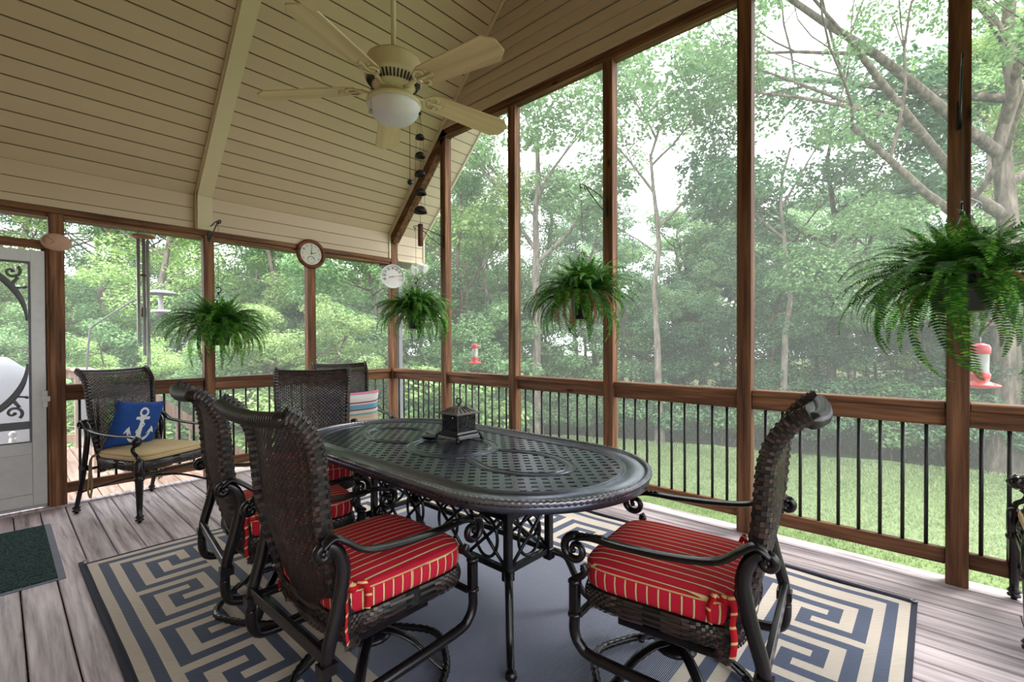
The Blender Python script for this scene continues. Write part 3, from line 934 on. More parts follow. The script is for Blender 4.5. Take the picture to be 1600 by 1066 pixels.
# far wall of the wood
lab_far = {'left': 'tall leafy forest tree far behind the outside deck, seen through the left screens',
           'middle': 'tall leafy forest tree far behind the corner of the porch',
           'right': 'tall leafy forest tree deep in the wood beyond the lawn'}
for i, px in enumerate(range(-190, 1850, 82)):
    s = SIDE(px)
    d = rr.uniform(25, 31)
    sc_ = rr.uniform(0.95, 1.15)
    if 600 < px < 930: sc_ *= 0.70
    if 930 <= px < 1180: sc_ *= 0.56
    if px < 420: sc_ *= 0.92
    if 1180 <= px < 1490: sc_ *= 0.66
    if px > 1490: sc_ *= 1.15
    place('tall', 100 + i % 3, px + rr.uniform(-25, 25), d, sc_, rr.uniform(0, 6.28), 'bark', 'leaf_dark' if i % 3 else 'leaf',
          lab_far[s], 'tree', 'far forest trees, ' + s, 'forest_tree')
lab_mid = {'left': 'leafy woodland tree standing behind the outside deck on the left',
           'middle': 'leafy woodland tree standing behind the corner post',
           'right': 'leafy woodland tree at the edge of the lawn'}
for (px, d, s_, lf_) in [(-60, 17, .8, 'leaf_bright'), (60, 15.5, .72, 'leaf_bright'), (170, 18, .75, 'leaf'), (250, 14.5, .62, 'leaf_bright'), (330, 19, .78, 'leaf_bright'),
                         (430, 16, .62, 'leaf'), (520, 19, .8, 'leaf'), (600, 16.5, .66, 'leaf_bright'), (690, 20, .70, 'leaf'), (760, 17, .58, 'leaf'),
                         (850, 17.5, .60, 'leaf'), (930, 20.5, .58, 'leaf_dark'), (1065, 20, .56, 'leaf'), (1130, 22, .58, 'leaf_dark'), (1215, 18.5, .50, 'leaf'),
                         (1330, 18, .54, 'leaf'), (1420, 21, .66, 'leaf_dark'), (1530, 19, 1.0, 'leaf_bright'), (1640, 18, 1.0, 'leaf'), (1740, 20, 1.0, 'leaf_dark')]:
    s = SIDE(px)
    place('tall', 100 + int(px) % 3, px, d, s_, rr.uniform(0, 6.28), 'bark' if int(px) % 2 else 'bark_pale', lf_, lab_mid[s], 'tree', 'woodland trees, ' + s, 'woodland_tree')
lab_und = {'left': 'low bushy understorey tree behind the outside deck',
           'middle': 'low bushy understorey tree below the corner of the porch',
           'right': 'low bushy understorey tree along the far side of the lawn'}
und = [(px + rr.uniform(-20, 20), rr.uniform(13.5, 16.5), rr.uniform(0.55, 0.9)) for px in range(-80, 760, 62)]
LD = lambda px: 15.1 - (px - 840) * 0.0066
und += [(px + rr.uniform(-20, 20), LD(px) + rr.uniform(0.9, 3.0), rr.uniform(0.55, 0.85)) for px in range(790, 1760, 58)]
und += [(px + rr.uniform(-20, 20), rr.uniform(20, 25), rr.uniform(1.0, 1.25)) for px in range(-100, 1800, 95)]
und += [(px + rr.uniform(-20, 20), rr.uniform(9.5, 11), rr.uniform(0.42, 0.55)) for px in range(60, 640, 95)]
for i, (px, d, s_) in enumerate(und):
    s = SIDE(px)
    lf_ = ('leaf_bright' if px < 560 and i % 3 else 'leaf') if px < 900 else ('leaf_dark' if i % 2 else 'leaf')
    if 1460 < px < 1800: lf_ = 'leaf' if i % 2 else 'leaf_bright'
    place('mid', 200 + i % 3, px, d, s_, rr.uniform(0, 6.28), 'bark', lf_, lab_und[s], 'tree', 'understorey trees, ' + s, 'understorey_tree')
lab_sh = {'left': 'green shrub growing behind the outside deck', 'middle': 'green shrub at the left end of the lawn', 'right': 'green shrub along the far edge of the lawn'}
sh = [(px + rr.uniform(-12, 12), LD(px) + rr.uniform(0.1, 1.0), rr.uniform(0.6, 0.95)) for px in range(770, 1700, 32)]
sh += [(px + rr.uniform(-15, 15), rr.uniform(9.0, 12.0), rr.uniform(0.8, 1.3)) for px in range(130, 760, 40)]
for i, (px, d, s_) in enumerate(sh):
    s = SIDE(px)
    place('shrub', 300 + i % 3, px, d, s_, rr.uniform(0, 6.28), 'bark', 'leaf' if i % 2 else ('leaf_dark' if px > 700 else 'leaf_bright'), lab_sh[s], 'shrub', 'shrubs, ' + s, 'shrub')

KW = {'forest_tree': 'tall far forest tree', 'woodland_tree': 'mid-distance woodland tree', 'understorey_tree': 'low understorey tree', 'shrub': 'leafy shrub'}
for nm_ in KW:
    for lo, hi, bay in BAYS:
        L_ = sorted([q for q in PLACED if q[2] == nm_ and lo <= q[1] < hi], key=lambda q: q[1])
        for i, (e, px, _n) in enumerate(L_):
            e['label'] = f"{KW[nm_]} behind the {bay}, {ORD[i]} from the left" if len(L_) > 1 else f"{KW[nm_]}, the only one behind the {bay}"
# single trees that stand out
def px_xy(px, d):
    t = (px - 800.0) / 730.53
    return d * (_f.x + _r.x * t), d * (_f.y + _r.y * t)
def named_tree(px, d, H, r, bark, leaf, label, limbs, seed, lean=0.0, nleaf=12000, lsize=0.10, name='forest_tree', blobr=(0.5, 0.9)):
    rs = np.random.default_rng(seed)
    X_, Y_ = px_xy(px, d)
    e = empty(name, (X_, Y_, gz(X_, Y_)), 0, label=label, cat='tree')
    mb = MB(); tips = []
    pts = [(lean * i * _r.x + rs.normal(0, 0.009) * i, lean * i * _r.y + rs.normal(0, 0.009) * i, H * i / 10 - (0.2 if i == 0 else 0)) for i in range(11)]
    mb.tube(pts, [r * (1 - 0.7 * i / 10) * (1.45 if i == 0 else 1.0) for i in range(11)], 14, cap=False)
    for (z_, side, up, L, lr) in limbs:
        i = z_ / H * 10; p0 = Vector(pts[int(i)]).lerp(Vector(pts[min(10, int(i) + 1)]), i - int(i))
        dr = Vector((_r.x, _r.y, 0)) * side + Vector((_f.x, _f.y, 0)) * rs.uniform(-0.5, 0.3) + Vector((0, 0, up))
        limb(mb, p0, dr, L, lr, 2, rs, tips, bend=0.1)
    mb.build('trunk', M[bark], e)
    if nleaf:
        blobs = [(t[0], t[1], t[2], rs.uniform(*blobr)) for t in tips]
        v, f = leaves_cloud(blobs, nleaf, lsize, rs, flat=0.5)
        fo = mesh_np('foliage', v, f, M[leaf], e); fo['kind'] = 'stuff'
    return e
named_tree(1572, 10.4, 12, 0.27, 'bark_mid', 'leaf', 'thick grey trunked tree at the right edge, its long branches reaching left',
           [(4.6, -1, 0.35, 5.5, 0.12), (5.6, -1, 0.45, 6.0, 0.13), (7.0, -1, 0.5, 6.5, 0.13), (8.2, -1, 0.3, 5.5, 0.11), (3.2, -0.7, 0.1, 2.4, 0.05), (3.4, 0.5, 0.2, 2.4, 0.05), (6.3, 0.8, 0.5, 4.0, 0.1), (9.5, -0.8, 0.7, 4.5, 0.1), (10.5, 0.4, 0.9, 3.5, 0.08), (3.8, -0.9, 0.2, 3.4, 0.07), (7.6, -0.5, 0.9, 5, 0.1)],
           51, nleaf=62000, lsize=0.052, blobr=(0.35, 0.8))
named_tree(1031, 13.6, 9.2, 0.115, 'bark_pale', 'leaf', 'slender pale trunked tree at the lawn edge, behind the fourth screen bay from the corner',
           [(6.2, 0.8, 0.8, 2.6, 0.05), (7.2, -0.8, 0.7, 2.4, 0.045), (8.0, 0.7, 0.9, 2.2, 0.04), (5.4, -0.7, 0.6, 1.8, 0.03), (8.8, -0.4, 0.9, 2.0, 0.04)], 52, lean=-0.022, nleaf=9000, lsize=0.08)
named_tree(838, 14.9, 10, 0.18, 'bark_pale', 'leaf', 'grey trunked tree whose trunk shows below the browned hanging fern',
           [(5.5, 0.9, 0.8, 3.6, 0.08), (5.9, -0.5, 1.2, 3.6, 0.07), (7.0, -0.8, 0.8, 3.0, 0.06), (7.6, 0.5, 1.0, 3.0, 0.06), (8.6, -0.2, 1.0, 2.4, 0.05)], 53, nleaf=15000, lsize=0.08)
named_tree(1226, 12.4, 8.0, 0.10, 'bark_pale', 'leaf_dark', 'thin grey trunked tree at the lawn edge, behind the back of the right hand chair',
           [(4.6, 0.8, 0.6, 2.4, 0.04), (5.6, -0.8, 0.6, 2.2, 0.04), (6.4, 0.6, 0.8, 2.2, 0.04)], 54, nleaf=9000, lsize=0.08)
named_tree(1298, 13.6, 9.0, 0.14, 'bark', 'leaf_dark', 'dark forking tree in the wood between the fifth and sixth porch posts',
           [(3.6, -0.7, 0.9, 3.4, 0.09), (3.9, 0.6, 1.0, 3.4, 0.09), (5.6, -0.8, 0.6, 2.6, 0.06), (6.6, 0.8, 0.7, 2.6, 0.05)], 55, nleaf=12000, lsize=0.08)
named_tree(720, 15.5, 8.0, 0.12, 'bark', 'leaf_bright', 'dark stemmed tree behind the small hummingbird feeder at the left',
           [(3.6, -0.7, 0.9, 2.4, 0.05), (4.6, 0.6, 1.0, 2.4, 0.05), (5.6, -0.8, 0.6, 2.0, 0.05)], 56, nleaf=9000, lsize=0.08)

# ---------------- open deck outside the storm door, with railing, grill and bird feeder
odeck = empty('floor_outside_deck', kind='structure')
bo = board_mesh('deck_board', 0.137, 0.026, 3.4, M['deck_out'])
xx = -2.2
while xx < 1.75:
    y1 = 8.2 if xx < 0.75 else 6.35
    L = y1 - 5.26
    key = ('o', round(L, 2))
    if key not in me_cache: me_cache[key] = board_mesh('deck_board', 0.137, 0.026, L, M['deck_out'])
    link_mesh('deck_board', me_cache[key], odeck, (xx, 5.27, -0.03))
    xx += 0.144
MB().box((-2.3, 8.16, -0.3), (0.78, 8.20, -0.06)).box((0.74, 6.35, -0.3), (0.78, 8.2, -0.06)).box((0.74, 6.33, -0.3), (1.8, 6.37, -0.06)).build('rim_board', M['pale_wood'], odeck)
for (a, b) in ((-2.0, 8.0), (0.6, 8.0), (1.6, 6.2), (-2.0, 5.6)):
    MB().box((a, b, -3.0), (a + 0.1, b + 0.1, -0.06)).build('deck_support', M['pale_wood'], odeck)
rl = empty('deck_railing', (0, 0, 0), label='pale weathered wooden railing with flat cap at the far side of the outside deck', cat='railing')
for (a, b) in ((0.70, 8.10), (0.70, 6.42), (-0.5, 8.10), (-1.8, 8.10)):
    MB().box((a - 0.045, b - 0.045, -0.03), (a + 0.045, b + 0.045, 0.96), 0.004).build('post', M['pale_wood'], rl)
MB().box((0.61, 6.35, 0.96), (0.79, 8.2, 0.995), 0.004).build('rail_cap', M['pale_wood'], rl)
MB().box((-2.0, 8.02, 0.96), (0.79, 8.2, 0.995), 0.004).build('rail_cap', M['pale_wood'], rl)
MB().box((0.68, 6.46, 0.06), (0.72, 8.06, 0.15)).box((0.68, 6.46, 0.86), (0.72, 8.06, 0.95)).build('rail_board', M['pale_wood'], rl)
MB().box((-1.9, 8.08, 0.06), (0.66, 8.12, 0.15)).box((-1.9, 8.08, 0.86), (0.66, 8.12, 0.95)).build('rail_board', M['pale_wood'], rl)
MB().box((0.695, 6.5, 0.15), (0.705, 8.05, 0.86)).build('infill_panel', M['grey_metal'], rl)
for i in range(22): link_mesh('baluster', BAL, rl, (-1.85 + i * 0.112, 8.10, 0))
# stair railing going down to the right
st = empty('stair_railing', (0, 0, 0), label='pale wooden stair railing with round balusters sloping down from the outside deck', cat='railing')
p0, p1 = Vector((0.95, 6.2, 0.86)), Vector((2.45, 6.2, -0.5))
dv = (p1 - p0).normalized(); nv = Vector((-dv.z, 0, dv.x))
mbx = MB().obox((p0 + p1) / 2, dv, (0, 1, 0), nv, (p1 - p0).length / 2, 0.045, 0.055)
mbx.build('handrail', M['pale_wood'], st)
q0 = p0 + Vector((0, 0, -0.78)); q1 = p1 + Vector((0, 0, -0.78))
MB().obox((q0 + q1) / 2, dv, (0, 1, 0), nv, (p1 - p0).length / 2, 0.02, 0.045).build('lower_rail', M['pale_wood'], st)
for i in range(1, 12):
    a = p0.lerp(p1, i / 12); MB().cyl(a + Vector((0, 0, -0.04)), a + Vector((0, 0, -0.76)), 0.012, 8).build('baluster', M['pale_wood'], st)
MB().box((0.86, 6.155, -0.03), (0.95, 6.245, 1.0), 0.004).box((2.4, 6.155, -2.2), (2.49, 6.245, -0.4), 0.004).build('post', M['pale_wood'], st)
for i in range(7):
    MB().box((1.85 + i * 0.26, 5.35, -0.22 - i * 0.19), (2.13 + i * 0.26, 6.15, -0.18 - i * 0.19)).build('stair_tread', M['deck_out'], odeck)

# covered grill
g = empty('covered_grill', (-0.28, 7.0, -0.03), 0.1, label='barbecue grill under a pale silver cover, standing on the outside deck behind the door', cat='grill')
def cover():
    rs = np.random.default_rng(3)
    nx, ny = 34, 30
    vs = []; fs = []
    prof = [(0.0, 1.20), (0.35, 1.20), (0.62, 1.17), (0.78, 1.08), (0.86, 0.94), (0.90, 0.75), (0.93, 0.5), (0.96, 0.25), (1.0, 0.10)]
    n = 48
    for (r_, z_) in prof:
        for k in range(n):
            th = 2 * PI * k / n
            c, s = math.cos(th), math.sin(th)
            e = 2.0 / 3.6
            X_ = abs(c) ** e * (1 if c > 0 else -1) * 0.60 * r_; Y_ = abs(s) ** e * (1 if s > 0 else -1) * 0.36 * r_
            fold = 0.012 * math.sin(9 * th + 2 * z_) * (1.2 - z_) * 1.6 + 0.006 * math.sin(23 * th)
            vs.append((X_ * (1 + fold), Y_ * (1 + fold), z_ + 0.015 * math.sin(5 * th) * (r_ > 0.3)))
    for i in range(len(prof) - 1):
        for k in range(n): fs.append((i * n + k, i * n + (k + 1) % n, (i + 1) * n + (k + 1) % n, (i + 1) * n + k))
    mb = MB().add(vs, fs, True); return mb
cover().build('cover', M['tarp'], g)
mbg = MB()
for a in (-0.48, 0.48):
    for b in (-0.24, 0.24): mbg.cyl((a, b, 0.0), (a, b, 0.5), 0.018)
mbg.box((-0.5, -0.26, 0.14), (0.5, 0.26, 0.17))
mbg.build('stand', M['grey_metal'], g)
# white metal candle stick / stake seen below the cover
pk = empty('turned_post', (0.085, 6.0, -0.03), 0, label='short turned silver stake standing on the outside deck in front of the grill cover', cat='stake')
MB().lathe([(0.03, 0), (0.03, 0.02), (0.010, 0.03), (0.010, 0.12), (0.02, 0.14), (0.010, 0.16), (0.010, 0.30), (0.022, 0.32), (0.010, 0.34), (0.010, 0.42), (0.03, 0.45), (0.022, 0.50)], n=12).build('stem', M['silver'], pk)
MB().ball((0, 0, 0.53), 0.028, 12).build('finial', M['silver'], pk)

# bird feeder on a bent arm clamped to the railing
fa = empty('feeder_arm', (0.70, 7.3, 0.60), 0, label='bent grey metal arm on the outside railing, holding the bird feeder', cat='arm')
MB().tube([(0, 0, 0), (0.0, 0, 0.5), (0.03, 0.0, 0.86), (0.05, 0.0, 0.90), (0.40, 0.0, 1.20), (0.68, 0, 1.40), (0.75, 0, 1.43)], 0.011, 8).build('pole', M['grey_metal'], fa)
MB().tube([(0.70 + 0.05 * math.cos(a), 0, 1.385 + 0.05 * math.sin(a)) for a in [PI * 0.5 - i * PI * 1.5 / 14 for i in range(15)]], 0.007, 6).build('hook', M['grey_metal'], fa)
MB().box((-0.02, -0.04, 0.30), (0.02, 0.04, 0.36)).build('clamp', M['grey_metal'], fa)
bf = empty('bird_feeder', (1.405, 7.3, 1.98), 0, label='hanging tube bird feeder with grey dome baffle and white tray', cat='feeder')
MB().lathe([(0.005, 0.0), (0.07, -0.006), (0.13, -0.022), (0.18, -0.048), (0.196, -0.062), (0.18, -0.056), (0.11, -0.030), (0.005, -0.012)], n=28).build('baffle', M['grey_metal'], bf)
MB().lathe([(0.028, -0.04), (0.028, -0.27)], n=14).build('tube', M['white'], bf)
MB().lathe([(0.03, -0.27), (0.095, -0.275), (0.10, -0.26), (0.105, -0.285), (0.03, -0.295)], n=20).build('tray', M['white'], bf)
MB().lathe([(0.05, -0.29), (0.07, -0.30), (0.07, -0.34), (0.05, -0.35)], n=14, cap=True).build('seed_cage', M['grey_metal'], bf)
MB().tube([(0, 0, 0), (0, 0, 0.03)], 0.004, 6).build('hanger', M['grey_metal'], bf)

# security lights and downspout at the outside corner
fl = empty('flood_light', (XR + 0.385, YL - 0.02, 2.345), 0, label='white twin head flood light under the outside eave by the corner post', cat='light')
MB().lathe([(0.05, 0.0), (0.05, -0.02), (0.02, -0.03)], n=16).build('mount', M['white'], fl)
for sx, hz_ in ((-0.075, -0.10), (0.075, -0.05)):
    mbh = MB()
    d_ = Vector((sx * 4, -0.75, -0.35)).normalized()
    c_ = Vector((sx, -0.02, hz_))
    q = Matrix.Translation(c_) @ d_.to_track_quat('Z', 'Y').to_matrix().to_4x4()
    mbh.T = q; mbh.lathe([(0.02, -0.06), (0.035, -0.05), (0.05, 0.0), (0.058, 0.05), (0.055, 0.055), (0.0, 0.03)], n=16)
    mbh.T = None; mbh.cyl((0, 0, -0.02), c_, 0.010)
    mbh.build('lamp_head', M['white'], fl)
dn = empty('downspout', (XR + 0.14, YL + 0.03, 0), 0, label='pale grey downspout running down outside the corner post, with a ribbed elbow at the top', cat='downspout')
MB().box((-0.03, -0.03, -1.5), (0.03, 0.03, 2.1), 0.006).build('pipe', M['grey_pipe'], dn)
mbe = MB()
for i in range(9):
    a = i / 8
    c_ = Vector((0, 0, 2.1)).lerp(Vector((-0.30, 0.12, 2.34)), a)
    mbe.obox(c_ + Vector((0, 0, 0.02 * math.sin(a * PI))), (1, 0, 0), (0, 1, 0), (0, 0, 1), 0.036 if i % 2 else 0.030, 0.032, 0.020)
mbe.build('elbow', M['grey_pipe'], dn)
# ================================================================== RUG AND MAT
def make_rug():
    X0, X1, Y0, Y1 = 0.322, 3.016, 0.063, 3.698
    kx0, kx1, ky0, ky1 = 0.474, 2.809, 0.218, 3.535      # key-pattern rectangle (47 x 63 cells)
    NX, NY = 47, 63
    ux, uy = (kx1 - kx0) / NX, (ky1 - ky0) / NY
    xs = [X0, X0 + 0.024, X0 + 0.067, X0 + 0.110] + [kx0 + i * ux for i in range(NX + 1)] + [X1 - 0.110, X1 - 0.067, X1 - 0.024, X1]
    ys = [Y0, Y0 + 0.024, Y0 + 0.067, Y0 + 0.112] + [ky0 + j * uy for j in range(NY + 1)] + [Y1 - 0.112, Y1 - 0.067, Y1 - 0.024, Y1]
    T = ['1111111', '1000000', '1011111', '1010001', '1011101', '1000101', '1111101', '0000001']
    Cn = ['1111111', '1000001', '1011101', '1010101', '1010111', '1010000', '1011111', '1000000']
    def cell(i, j):          # 1 = dark
        inx = 0 <= i < NX; iny = 0 <= j < NY
        di = min(i, NX - 1 - i); dj = min(j, NY - 1 - j); d = min(di, dj)
        if d < 0:
            if d == -1: return 0
            if d == -2: return 1
            if d == -3: return 0
            return 3
        if d >= 7:
            return {7: 0, 8: 1, 9: 0}.get(d, 2)
        r_top = NY - 1 - j; r_right = NX - 1 - i
        if i < 7 and j >= 7:                         # left band, rows run towards the viewer
            if r_top < 8: return int(Cn[r_top][i])
            return int(T[r_top % 8][6 - i])
        if j < 7:                                    # band along the near short side, rows run left
            return int(T[r_right % 8][j])
        if i >= NX - 7:                              # far long side
            return int(T[j % 8][i - (NX - 7)]) if j < NY - 7 else int(T[(NX - 1 - i) % 8][NY - 1 - j])
        a = i - 7                                    # far short side
        return int(T[(i) % 8][6 - r_top]) if r_top < 7 else 2
    vs = []; fs = []; mi = []
    def hz(x, y):
        return 0.006 + 0.0020 * math.sin(y * 13 + 1.5 * math.sin(x * 2)) + 0.0015 * math.sin(x * 9 + y * 2) + 0.0035 * math.exp(-((x - 0.95) / 0.05) ** 2)
    W = len(xs)
    for y in ys:
        for x in xs:
            wx = 0.010 * math.sin(y * 2.1) * (x - 1.6) * 0.4
            vs.append((x + wx, y - 0.014 * math.sin((x - 0.3) * 1.2) * (y > 3), hz(x, y)))
    for b in range(len(ys) - 1):
        for a in range(W - 1):
            fs.append((b * W + a, b * W + a + 1, (b + 1) * W + a + 1, (b + 1) * W + a))
            mi.append(cell(a - 4 + (0), b - 4))
    # underside
    nv = len(vs)
    for y in (ys[0], ys[-1]):
        for x in (xs[0], xs[-1]): vs.append((x, y, 0.001))
    fs.append((nv, nv + 2, nv + 3, nv + 1)); mi.append(3)
    def rugm(name, c1, c2, freq=150.0, diag=True, strength=0.6):
        m, n, l, b = new_mat(name, 0.6, spec=0.45)
        tc = n.new('ShaderNodeTexCoord')
        wv = n.new('ShaderNodeTexWave'); wv.wave_type = 'BANDS'; wv.bands_direction = 'Y' if not diag else 'DIAGONAL'
        wv.inputs['Scale'].default_value = freq / 6.28; wv.inputs['Distortion'].default_value = 0.0
        mp = n.new('ShaderNodeMapping'); mp.inputs['Scale'].default_value = (1, 1, 0)
        l.new(tc.outputs['Object'], mp.inputs[0]); l.new(mp.outputs[0], wv.inputs['Vector'])
        r = ramp(n, l, wv.outputs['Fac'], [(0.3, c1), (0.7, c2)])
        nz = noise(n, l, tc.outputs['Object'], 3, 4)
        c = mixc(n, l, nz.outputs['Fac'], r.outputs[0], mixc(n, l, 0.5, r.outputs[0], (0.02, 0.02, 0.03, 1)))
        mx = mixc(n, l, 0.35, r.outputs[0], c)
        l.new(mx, b.inputs['Base Color'])
        bump(n, l, wv.outputs['Fac'], b, strength, 0.004)
        return m
    light = rugm('rug_beige', srgb(196, 180, 168), srgb(242, 230, 218), 420)
    dark = rugm('rug_navy', srgb(56, 64, 90), srgb(98, 110, 140), 420)
    field = rugm('rug_field', srgb(64, 70, 98), srgb(172, 178, 200), 300, diag=False, strength=0.9)
    bind = plain('rug_binding', srgb(46, 50, 66), 0.9, sc=60)
    o = mesh_np('woven_rug', vs, fs, [light, dark, field, bind], smooth=True, matidx=mi)
    tag(o, 'large beige and navy rug with a Greek key border under the table', 'rug')
    for (a, b_) in (((X0, Y0), (X0, Y1)), ((X1, Y0), (X1, Y1))):
        mb = MB(); n_ = 60
        mb.tube([(a[0] + 0.010 * math.sin((a[1] + (b_[1] - a[1]) * t / n_) * 2.1) * (a[0] - 1.6) * 0.4, a[1] + (b_[1] - a[1]) * t / n_ , 0.010) for t in range(n_ + 1)], 0.013, 8, flat=(0.55, (0, 0, 1)))
        mb.build('binding', bind, o)
    for (x, y) in ((X0 + 0.012, Y1 - 0.012), (X1 - 0.012, Y0 + 0.014)):
        mbc = MB()
        mbc.tube([(x + 0.011 * math.cos(a), y + 0.011 * math.sin(a), 0.022) for a in [i * PI / 8 for i in range(16)]], 0.0032, 6, closed=True)
        mbc.build('eyelet', M['silver'], o)
    return o
rug = make_rug()
def mat_mesh():
    m, n, l, b = new_mat('green_ribbed_mat', 0.95, spec=0.15)
    tc = n.new('ShaderNodeTexCoord')
    vo = n.new('ShaderNodeTexVoronoi'); vo.inputs['Scale'].default_value = 95
    l.new(tc.outputs['Object'], vo.inputs['Vector'])
    r = ramp(n, l, vo.outputs['Distance'], [(0.1, srgb(74, 96, 96)), (0.6, srgb(30, 50, 50))])
    l.new(r.outputs[0], b.inputs['Base Color']); bump(n, l, vo.outputs['Distance'], b, 0.9, 0.006)
    e = empty('door_mat', (-0.345, 3.545, 0.0), 0, label='dark green nubbly door mat with grey border on the deck in front of the door', cat='mat')
    MB().box((0, 0.02, 0.001), (0.558, 1.13, 0.012), 0.003).build('pile', m, e)
    MB().box((-0.03, -0.0, 0.0), (0.59, 1.15, 0.006), 0.002).build('border', plain('mat_border', srgb(120, 124, 140), 0.9), e)
mat_mesh()

# ================================================================== CHAIRS
def weave(mb, S, nu, nv, amp=0.0022, gap=0.13, warp=True, wrap_u=False):
    """woven strands over a surface S(u,v)->(point, normal); u,v in [0,1]"""
    for j in range(nv):
        v0 = (j + gap) / nv; v1 = (j + 1 - gap) / nv
        i = -1 if j % 2 else 0
        while i < nu:
            us = [max(0, i + 0.04), i + 1, min(nu, i + 1.96)]
            if us[0] < us[1] < us[2] + 1e-6 and us[2] > us[0]:
                pts = []
                for q, h in zip(us, (-amp * 0.6, amp, -amp * 0.6)):
                    u = q / nu
                    for vv in (v0, v1):
                        p, nn = S(min(1, u), vv); pts.append(p + nn * h)
                mb.add(pts, [(0, 2, 3, 1), (2, 4, 5, 3)], False)
            i += 2
    if warp:
        st = max(2, nv // 8)
        for i in range(nu):
            u0 = (i + 0.18) / nu; u1 = (i + 0.82) / nu
            pts = []
            K = st * 2
            for k in range(K + 1):
                for u in (u0, u1):
                    p, nn = S(u, k / K); pts.append(p)
            mb.add(pts, [(2 * k, 2 * k + 1, 2 * k + 3, 2 * k + 2) for k in range(K)], False)

def catmull(P, n):
    out = []
    m_ = len(P) - 1
    for i in range(m_):
        p0 = Vector(P[max(0, i - 1)]); p1 = Vector(P[i]); p2 = Vector(P[i + 1]); p3 = Vector(P[min(m_, i + 2)])
        for k in range(n):
            t = k / n
            out.append(0.5 * ((2 * p1) + (p2 - p0) * t + (2 * p0 - 5 * p1 + 4 * p2 - p3) * t * t + (3 * p1 - p0 - 3 * p2 + p3) * t ** 3))
    out.append(Vector(P[-1]))
    return out

BACK = catmull([(-0.240, 0.315), (-0.262, 0.42), (-0.292, 0.53), (-0.320, 0.64), (-0.336, 0.75), (-0.342, 0.85), (-0.348, 0.93), (-0.368, 0.998), (-0.406, 1.050), (-0.446, 1.076)], 8)
def back_pt(u, v):                      # u in [-1,1] across, v in [0,1] up
    q = v * (len(BACK) - 1); i = min(int(q), len(BACK) - 2); t = q - i
    y, z = BACK[i].lerp(BACK[i + 1], t)
    w = 0.218 + 0.034 * v
    conc = 0.038 * u * u * (1 - 0.5 * v)
    zz = z + 0.012 * u * u * v * v
    d = BACK[i + 1] - BACK[i]; nn = Vector((0, d.y, -d.x)).normalized()
    return Vector((u * w, y + conc, zz)), nn
SEAT_Z0, SEAT_Z1 = 0.358, 0.425

def ring_pt(t, s=1.0):
    """rounded, slightly tapered seat outline; t in [0,1]"""
    th = 2 * PI * t
    c, s_ = math.cos(th), math.sin(th)
    e = 2.0 / 5.6
    x = abs(c) ** e * (1 if c > 0 else -1); y = abs(s_) ** e * (1 if s_ > 0 else -1)
    hw = 0.254 + 0.008 * y
    return Vector((x * hw * s, y * 0.262 * s + 0.004, 0))

def twist_tube(mb, pts, r, n=10, turns=60, amp=0.14, closed=False, flat=None):
    """tube with a rope-like spiral relief"""
    P = [Vector(p) for p in pts]
    dense = []
    N = len(P); M_ = N if closed else N - 1
    sub = max(1, int(turns * 4 / M_))
    for i in range(M_):
        for k in range(sub): dense.append(P[i].lerp(P[(i + 1) % N], k / sub))
    if not closed: dense.append(P[-1])
    b0 = len(mb.v)
    mb.tube(dense, r, n, closed=closed, flat=flat)
    L = len(dense)
    T = mb.T
    for i in range(L):
        c = T @ dense[i] if T is not None else dense[i]
        for k in range(n):
            idx = b0 + i * n + k
            p = Vector(mb.v[idx]); ph = 2 * PI * (turns * i / L) + 2 * PI * k / n * 2
            mb.v[idx] = tuple(c + (p - c) * (1 + amp * math.sin(ph)))

def make_cushion(mat, line, thick=0.095, s=1.0, z0=0.0, tb=0.02, crown=0.016, flat_x=False):
    """box cushion with piping; UV carries the stripe coordinate"""
    N = 72
    def outline(k, sc): p = ring_pt(k / N, s * sc); return p
    rings = []                                  # (scale, z, is_side)
    for sc in (0.0, 0.35, 0.65, 0.85, 0.95, 0.985): rings.append((sc, z0 + thick + crown * (1 - sc ** 3) - (0.006 if sc > 0.9 else 0), 0))
    rings.append((1.0, z0 + thick - 0.016, 0))
    rings.append((1.008, z0 + thick - 0.022, 1)); rings.append((1.016, z0 + thick * 0.5, 1)); rings.append((1.006, z0 + 0.014, 1)); rings.append((0.985, z0 + 0.002, 1)); rings.append((0.0, z0, 0))
    vs = []; fs = []
    per = [0.0]
    for k in range(N): per.append(per[-1] + (outline((k + 1) % N, 1) - outline(k, 1)).length)
    for (sc, z, sd) in rings:
        for k in range(N):
            p = outline(k, sc); vs.append((p.x, p.y, z))
    uv = []
    for i in range(len(rings) - 1):
        side = rings[i][2] and rings[i + 1][2]
        for k in range(N):
            k2 = (k + 1) % N
            f = (i * N + k, i * N + k2, (i + 1) * N + k2, (i + 1) * N + k)
            fs.append(f)
            if side:
                uv += [(per[k], 0), (per[k + 1], 0), (per[k + 1], 1), (per[k], 1)]
            else:
                uv += [((vs[q][0] if not flat_x else vs[q][1]) + 1.0, vs[q][1]) for q in f]
    me = bpy.data.meshes.new('cushion'); me.from_pydata(vs, [], fs)
    me.materials.append(mat); me.polygons.foreach_set('use_smooth', [True] * len(fs))
    ul = me.uv_layers.new(name='UVMap'); ul.data.foreach_set('uv', [c for p in uv for c in p])
    me.update()
    o = bpy.data.objects.new('cushion', me); COL.objects.link(o)
    mb = MB()
    mb.tube([tuple(ring_pt(k / N, s * 1.004) + Vector((0, 0, z0 + thick - 0.017))) for k in range(N)], 0.0028, 6, closed=True)
    pp = mb.build('piping', line, o)
    return o

